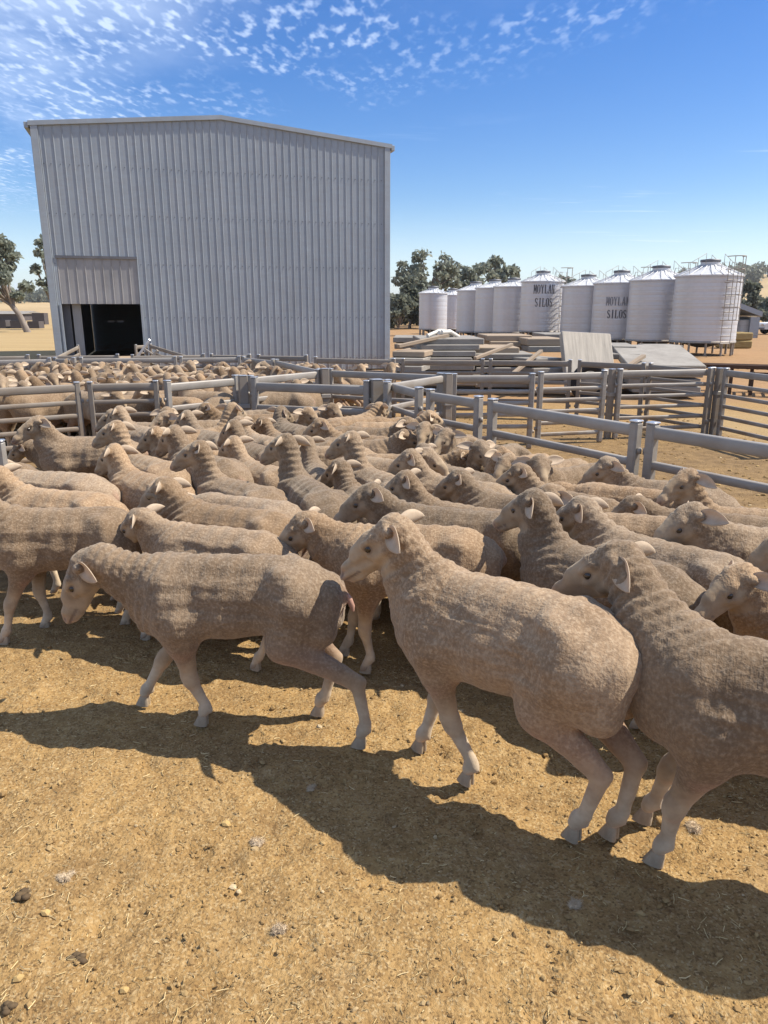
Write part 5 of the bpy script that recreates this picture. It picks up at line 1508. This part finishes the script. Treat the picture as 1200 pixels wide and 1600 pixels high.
# more of the mob squeezed into the gaps that are left
def near_label(x, y):
    d_ = CP*y + SP*.8; u = 600 + x/d_*CAM_F
    a = 'back of the near mob' if y > 6.2 else ('middle of the near mob' if y > 4.6 else 'front half of the near mob')
    b = 'at far left' if u < 150 else 'left of centre' if u < 380 else 'just left of centre' if u < 520 else 'at centre' if u < 680 else 'just right of centre' if u < 820 else 'near the thick rail'
    return 'filler' , a, b
rf = random.Random(8)
def body_pts(d): return np.array([[d['x']+math.cos(R(d['h']))*t, d['y']+math.sin(R(d['h']))*t] for t in (-.3,-.15,0,.15,.32)])
BP = [body_pts(d) for d in HERO+SPEC]; used_l = {}
for _ in range(6000):
    y = rf.uniform(3.3, 7.5); x = rf.uniform(-.58*y, .30*y+.3)
    d = dict(x=x, y=y, h=rf.choice((150, 140, 160, 172, 130, 200, 165))+rf.uniform(-8,8), sc=MS*rf.uniform(.94,1.03), k=rf.choice(('m1','m2','m3','mh','fwd','high','m2','left')), kw=dict(ears=(rf.uniform(-14,14), rf.uniform(-14,14))))
    p = body_pts(d)
    if y > 5.0 and 600 + x/(CP*y+SP*.8)*CAM_F < 270: continue
    if np.abs(in_pen(p[None])).max() > 1e-4: continue
    if min(np.linalg.norm(p[:,None]-q[None], axis=2).min() for q in BP) < .27: continue
    _, a_, b_ = near_label(x, y); face = ('right', 'away right', 'away', 'away left', 'left', 'front left', 'the camera', 'front right')[int(((d['h']+22.5) % 360)//45)]
    d['label'] = 'sheep squeezed in facing %s, %s, %s' % (face, a_, b_); SPEC.append(d); BP.append(p)
    if len(SPEC) > 110: break
for d in SPEC:
    o = put_sheep(VAR[d['k']], (d['x'], d['y']), d['h'], d['sc'], d['label'], GM, **d['kw'])
    if 'horned' in d['label']: hb = o
fr = VAR['level']['frame']
for s_ in (1, -1):
    m = MB(); pts = []; rr = []
    for i in range(13):
        t = i/12; a_ = t*4.2
        pts.append((-.045*math.sin(a_)*1.0 - .01, s_*(.045+.045*t), -.03+.045*(math.cos(a_)-1)*1.0)); rr.append(.021*(1-t)+.004)
    m.tube(pts, rr, 8); o = m.build('horn', M['horn'], hb); o.matrix_local = fr

# far mob: packed between the two rows of panels
random.seed(21)
FAR = {}
FAR['a'] = make_body('far_body', (.50,0,.90), 10, -36, h=.022, seed=30, detail=.6)
FAR['b'] = make_body('far_body', (.46,.1,.92), 50, -34, h=.022, seed=31, detail=.6)
FAR['c'] = make_body('far_body', (.56,0,.80), 0, -42, h=.022, seed=32, detail=.6)
FAR['d'] = make_body('far_body', (.46,-.1,.92), -60, -34, h=.022, seed=33, detail=.6)
FSPEC = []
def far_label(x, y, row, h):
    d_ = CP*y + SP*.9; u = 600 + x/d_*CAM_F
    rank = 'front rank' if row < 2 else ('second rank' if row < 4 else ('middle ranks' if row < 6 else 'rear rank'))
    where = ('at the far left' if u < 90 else 'under the dark doorway' if u < 215 else 'left of the gate' if u < 300 else 'beyond the bright gate' if u < 380 else 'beyond the swung gate')
    f = ('right', 'away right', 'away from camera', 'away left', 'left', 'front left', 'the camera', 'front right')[int(((h+22.5) % 360)//45)]
    return 'sheep facing %s, %s of the far pen, %s' % (f, rank, where)
for row in range(11):
    y = 8.75 + row*.335
    x = -7.2 + random.uniform(0, .3)
    while x < -1.15 + row*.07:
        lim = -.55*y
        k = random.choice('aabbdda' if row else 'cab'); hd = random.choice((170, 190, 165, 200, 150, 215, 180, 20, 340, 260, 90)) + random.uniform(-18, 18)
        px_, py_ = x + random.uniform(-.08,.08), y + random.uniform(-.08,.08) + max(0, (x+1.6))*.9
        if px_ > lim - .4:
            FSPEC.append(dict(x=px_, y=py_, h=hd, sc=random.uniform(.86, .96), k=k, row=row, ears=(random.uniform(-20,20), random.uniform(-20,20))))
        x += random.uniform(.42, .60)
def in_far(Q):
    out = np.zeros((len(Q), 2)); ymin = 8.55 + np.clip(Q[:,:,0]+2.0, 0, 3)*.55
    out[:,1] += (np.maximum(ymin-Q[:,:,1], 0).max(1) - np.maximum(Q[:,:,1]-12.1, 0).max(1))*.5
    return out
relax(FSPEC, set(), .24, in_far, 30)
for d in FSPEC: put_sheep(FAR[d['k']], (d['x'], d['y']), d['h'], d['sc'], far_label(d['x'], d['y'], d['row'], d['h']), 'far mob', eyes=False, ears=d['ears'])

# ------------------------------------------------------------------ litter on the ground: pebbles and clods, straw, wool, dung
def scatter_ground(n, rng, ymin=.75, ymax=6.5, near=1.0):
    y = ymin + (ymax-ymin)*rng.uniform(0, 1, n)**1.7
    x = rng.uniform(-1, 1, n)*(y*.62+.35)
    return x, y, ground_h(x, y)
rng = np.random.RandomState(5)
_ico = None
def ico():
    t = (1+5**.5)/2
    v = np.array([(-1,t,0),(1,t,0),(-1,-t,0),(1,-t,0),(0,-1,t),(0,1,t),(0,-1,-t),(0,1,-t),(t,0,-1),(t,0,1),(-t,0,-1),(-t,0,1)], float); v /= np.linalg.norm(v[0])
    f = np.array([(0,11,5),(0,5,1),(0,1,7),(0,7,10),(0,10,11),(1,5,9),(5,11,4),(11,10,2),(10,7,6),(7,1,8),(3,9,4),(3,4,2),(3,2,6),(3,6,8),(3,8,9),(4,9,5),(2,4,11),(6,2,10),(8,6,7),(9,8,1)])
    return v, f
def pebble_mat():
    t = NT('clods_and_stones', 0.95, 0.1); r_ = t.new('ShaderNodeNewGeometry').outputs['Random Per Island']
    n = t.noise(t.tc(), 60, 3, 0.6)
    c = t.mix(r_, (0.23, 0.142, 0.06), (0.40, 0.275, 0.125)); c = t.mix(t.ramp(r_, .95, 1.0), c, (0.50, 0.40, 0.25)); c = t.mix(t.ramp(n, .4, .7, 0, .5), c, (0.17, 0.105, 0.045))
    t.base(c); t.bump(n, .6, .004); return t.m
iv, if_ = ico(); N_ = 14000
x, y, z = scatter_ground(N_, rng)
sz = .0022 + .009*rng.uniform(0,1,N_)**6 + .0006*y
sq_ = rng.uniform(.5, 1.25, (N_,3)); sq_[:,2] *= .7
jv = 1 + rng.uniform(-.28, .28, (N_, 12))
V = iv[None]*jv[:,:,None]*sq_[:,None,:]*sz[:,None,None]
a_ = rng.uniform(0, 6.28, N_); ca, sa = np.cos(a_)[:,None], np.sin(a_)[:,None]
V = np.stack([V[:,:,0]*ca-V[:,:,1]*sa, V[:,:,0]*sa+V[:,:,1]*ca, V[:,:,2]], -1) + np.stack([x,y,z+sz*.25], -1)[:,None,:]
F = (if_[None]+12*np.arange(N_)[:,None,None]).reshape(-1,3)
N2 = 7000
x2 = rng.uniform(-3.4, 5.2, N2); y2 = rng.uniform(4.0, 12.0, N2); s2_ = .006+.02*rng.uniform(0,1,N2)**5
V2 = iv[None]*(1+rng.uniform(-.28,.28,(N2,12)))[:,:,None]*np.array([1,.8,.5])*s2_[:,None,None] + np.stack([x2,y2,ground_h(x2,y2)+s2_*.2], -1)[:,None,:]
F = np.concatenate([F, (if_[None]+12*(N_+np.arange(N2))[:,None,None]).reshape(-1,3)]); V = np.concatenate([V.reshape(-1,3), V2.reshape(-1,3)])
tag(link('loose_stones', np_mesh('loose_stones', V.reshape(-1,3), F, pebble_mat(), smooth=False)), 'loose clods and small stones strewn over the dirt', 'stones', kind='stuff')
def straw_mat():
    t = NT('straw_bits', 0.6, 0.3); r_ = t.new('ShaderNodeNewGeometry').outputs['Random Per Island']
    c = t.mix(r_, (0.42, 0.30, 0.12), (0.66, 0.52, 0.28)); c = t.mix(t.ramp(r_, .0, .25, .8, 0), c, (0.24, 0.16, 0.07)); t.base(c); return t.m
N_ = 11000
x, y, z = scatter_ground(N_, rng, .75, 5.5)
cl_ = fbm(x*2.2, y*2.2, 0, 3, 70); keep = cl_ > rng.uniform(-1.1, .9, N_); x, y, z = x[keep], y[keep], z[keep]; N_ = len(x)
L = (.003 + .017*rng.uniform(0,1,N_)**2.6)[:,None]; th = rng.uniform(0,6.28,N_); el = rng.normal(0,.18,N_)
ax = np.stack([np.cos(th)*np.cos(el), np.sin(th)*np.cos(el), np.sin(el)], -1); sd_ = np.stack([-np.sin(th), np.cos(th), 0*th], -1)
wd = rng.uniform(.0005,.0012,N_)[:,None]; bend = rng.normal(0,.22,N_)[:,None]*L
P = np.stack([x,y,z+.004], -1); up_ = np.array([0,0,1.0])
c0, c1_, c2 = P-ax*L, P+sd_*bend, P+ax*L
V = np.stack([c0+sd_*wd, c0-sd_*wd, c0+up_*wd*1.6, c1_+sd_*wd, c1_-sd_*wd, c1_+up_*wd*1.6, c2+sd_*wd, c2-sd_*wd, c2+up_*wd*1.6], 1)
q = np.array([(0,3,5,2),(2,5,4,1),(3,6,8,5),(5,8,7,4)])
F = (q[None]+9*np.arange(N_)[:,None,None]).reshape(-1,4)
tag(link('straw_litter', np_mesh('straw_litter', V.reshape(-1,3), F, straw_mat(), smooth=False)), 'broken straw and chaff littering the dirt', 'straw', kind='stuff')
# tufts of wool
def tuft(u, v, s_, label, seed, col=0):
    rg_ = np.random.RandomState(seed); p = at_z(u, v, 0); gz = float(ground_h(np.array([p.x]), np.array([p.y]))[0])
    r_ = empty('wool_tuft', (p.x, p.y, gz)); tag(r_, label, 'wool tuft', 'wool tufts')
    Fd = Field((-2*s_,-2*s_,-.5*s_), (2*s_,2*s_,1.4*s_), s_/8)
    for k in range(7):
        a = rg_.uniform(0, 6.28); c = rg_.normal(0, .38, 3)*s_; c[2] = abs(c[2])*.3+.1*s_; d = np.array([math.cos(a), math.sin(a), 0])*s_*rg_.uniform(.1,.4)
        Fd.cone(c-d, c+d, s_*rg_.uniform(.28,.42), s_*.2, .2*s_)
    V_, F_ = Fd.mesh(); n_ = vnormals(V_, F_); V_ = V_ + n_*(.12*s_*fbm(V_[:,0]*3/s_, V_[:,1]*3/s_, V_[:,2]*3/s_, 2, seed))[:,None]
    link('core', np_mesh('core', V_, F_, M['tuft']), r_)
    fi = rg_.randint(0, len(V_), 1500); P_ = V_[fi]; dr = n_[fi]*.5 + rg_.normal(0,.6,(1500,3)); L_ = s_*rg_.uniform(.15,.55,(1500,1)); sd2 = np.cross(dr, rg_.normal(0,1,(1500,3))); sd2 /= np.linalg.norm(sd2,axis=1)[:,None]
    fz = np.stack([P_+sd2*s_*.022, P_-sd2*s_*.022, P_+dr*L_], 1).reshape(-1,3)
    tag(link('fibres', np_mesh('fibres', fz, np.arange(4500).reshape(1500,3), M['tuft'], smooth=False), r_), kind='stuff')
M['tuft'] = simple('loose_wool', (0.66, 0.53, 0.36), (0.54, 0.42, 0.28), 60, rough=.95, bump=.5)
tuft(402, 1308, .024, 'pale wool tuft lying on sunlit dirt at the edge of the shadow', 1)
tuft(440, 1442, .022, 'wool tuft on the sunlit dirt near the bottom centre', 2)
tuft(1084, 1291, .026, 'wool tuft between shadows below the right-hand sheep', 3)
tuft(96, 1370, .020, 'faint dusty wool tuft at the lower left', 4)
tuft(898, 1408, .020, 'wool tuft lying in the deep shadow at the lower right', 5)
tuft(482, 1226, .016, 'small wool tuft in the shadow of the lowered-head sheep', 6)
for k, (u, v, s_, l) in enumerate(((125, 1486, .017, 'rounded dark dung lump at the lower left'), (36, 1394, .020, 'flattened dark dung lump by the left edge'), (12, 1562, .016, 'dark dung lump in the bottom left corner'))):
    p = at_z(u, v, 0); rg_ = np.random.RandomState(40+k); m = MB(); n = 9
    for j in range(n):
        c = Vector((rg_.normal(0,.55), rg_.normal(0,.5), abs(rg_.normal(.1,.12))))*s_; b = iv*np.array([1,.8,.6])*s_*.75*(1+rg_.uniform(-.15,.15,(12,1)))
        m.add([tuple(np.array(c)+q) for q in b], [tuple(f) for f in if_], True)
    o = m.build('dung_lump', M['dung'] if 'dung' in M else M.setdefault('dung', simple('dung', (0.13,0.088,0.045), (0.09,0.06,0.034), 60)))
    o.location = (p.x, p.y, float(ground_h(np.array([p.x]), np.array([p.y]))[0])); tag(o, l, 'dung', 'dung lumps')
for k, (u, v, s_, l) in enumerate(((72, 1422, .014, 'yellow stone on the dirt at lower left'), (194, 1537, .012, 'small orange stone near the bottom left'), (28, 1522, .014, 'flat tan stone near the left bottom corner'), (353, 1283, .016, 'long pale stone in front of the lowered-head sheep'))):
    p = at_z(u, v, 0); rg_ = np.random.RandomState(60+k); b = iv*s_*np.array([1.2,.9,.7])*(1+rg_.uniform(-.2,.2,(12,1)))
    m = MB(); m.add([tuple(q) for q in b], [tuple(f) for f in if_]); o = m.build('stone', M.get('ystone') or M.setdefault('ystone', simple('yellow_stone', (0.50,0.34,0.13), (0.42,0.28,0.12), 30)))
    o.location = (p.x, p.y, float(ground_h(np.array([p.x]), np.array([p.y]))[0])+s_*.3); tag(o, l, 'stone', 'larger stones')

# ------------------------------------------------------------------ dusty summer air round the whole place
hm = bpy.data.materials.new('dusty_air'); hm.use_nodes = True; hn = hm.node_tree.nodes; hn.clear()
ho = hn.new('ShaderNodeOutputMaterial'); hv_ = hn.new('ShaderNodeVolumePrincipled')
hv_.inputs['Color'].default_value = (0.93, 0.90, 0.86, 1); hv_.inputs['Density'].default_value = 0.00022; hv_.inputs['Anisotropy'].default_value = 0.35
hm.node_tree.links.new(hv_.outputs[0], ho.inputs['Volume'])
tag(MB().box(-2200, 2200, -1900, 2900, -1.5, 60).build('haze', hm), kind='stuff')
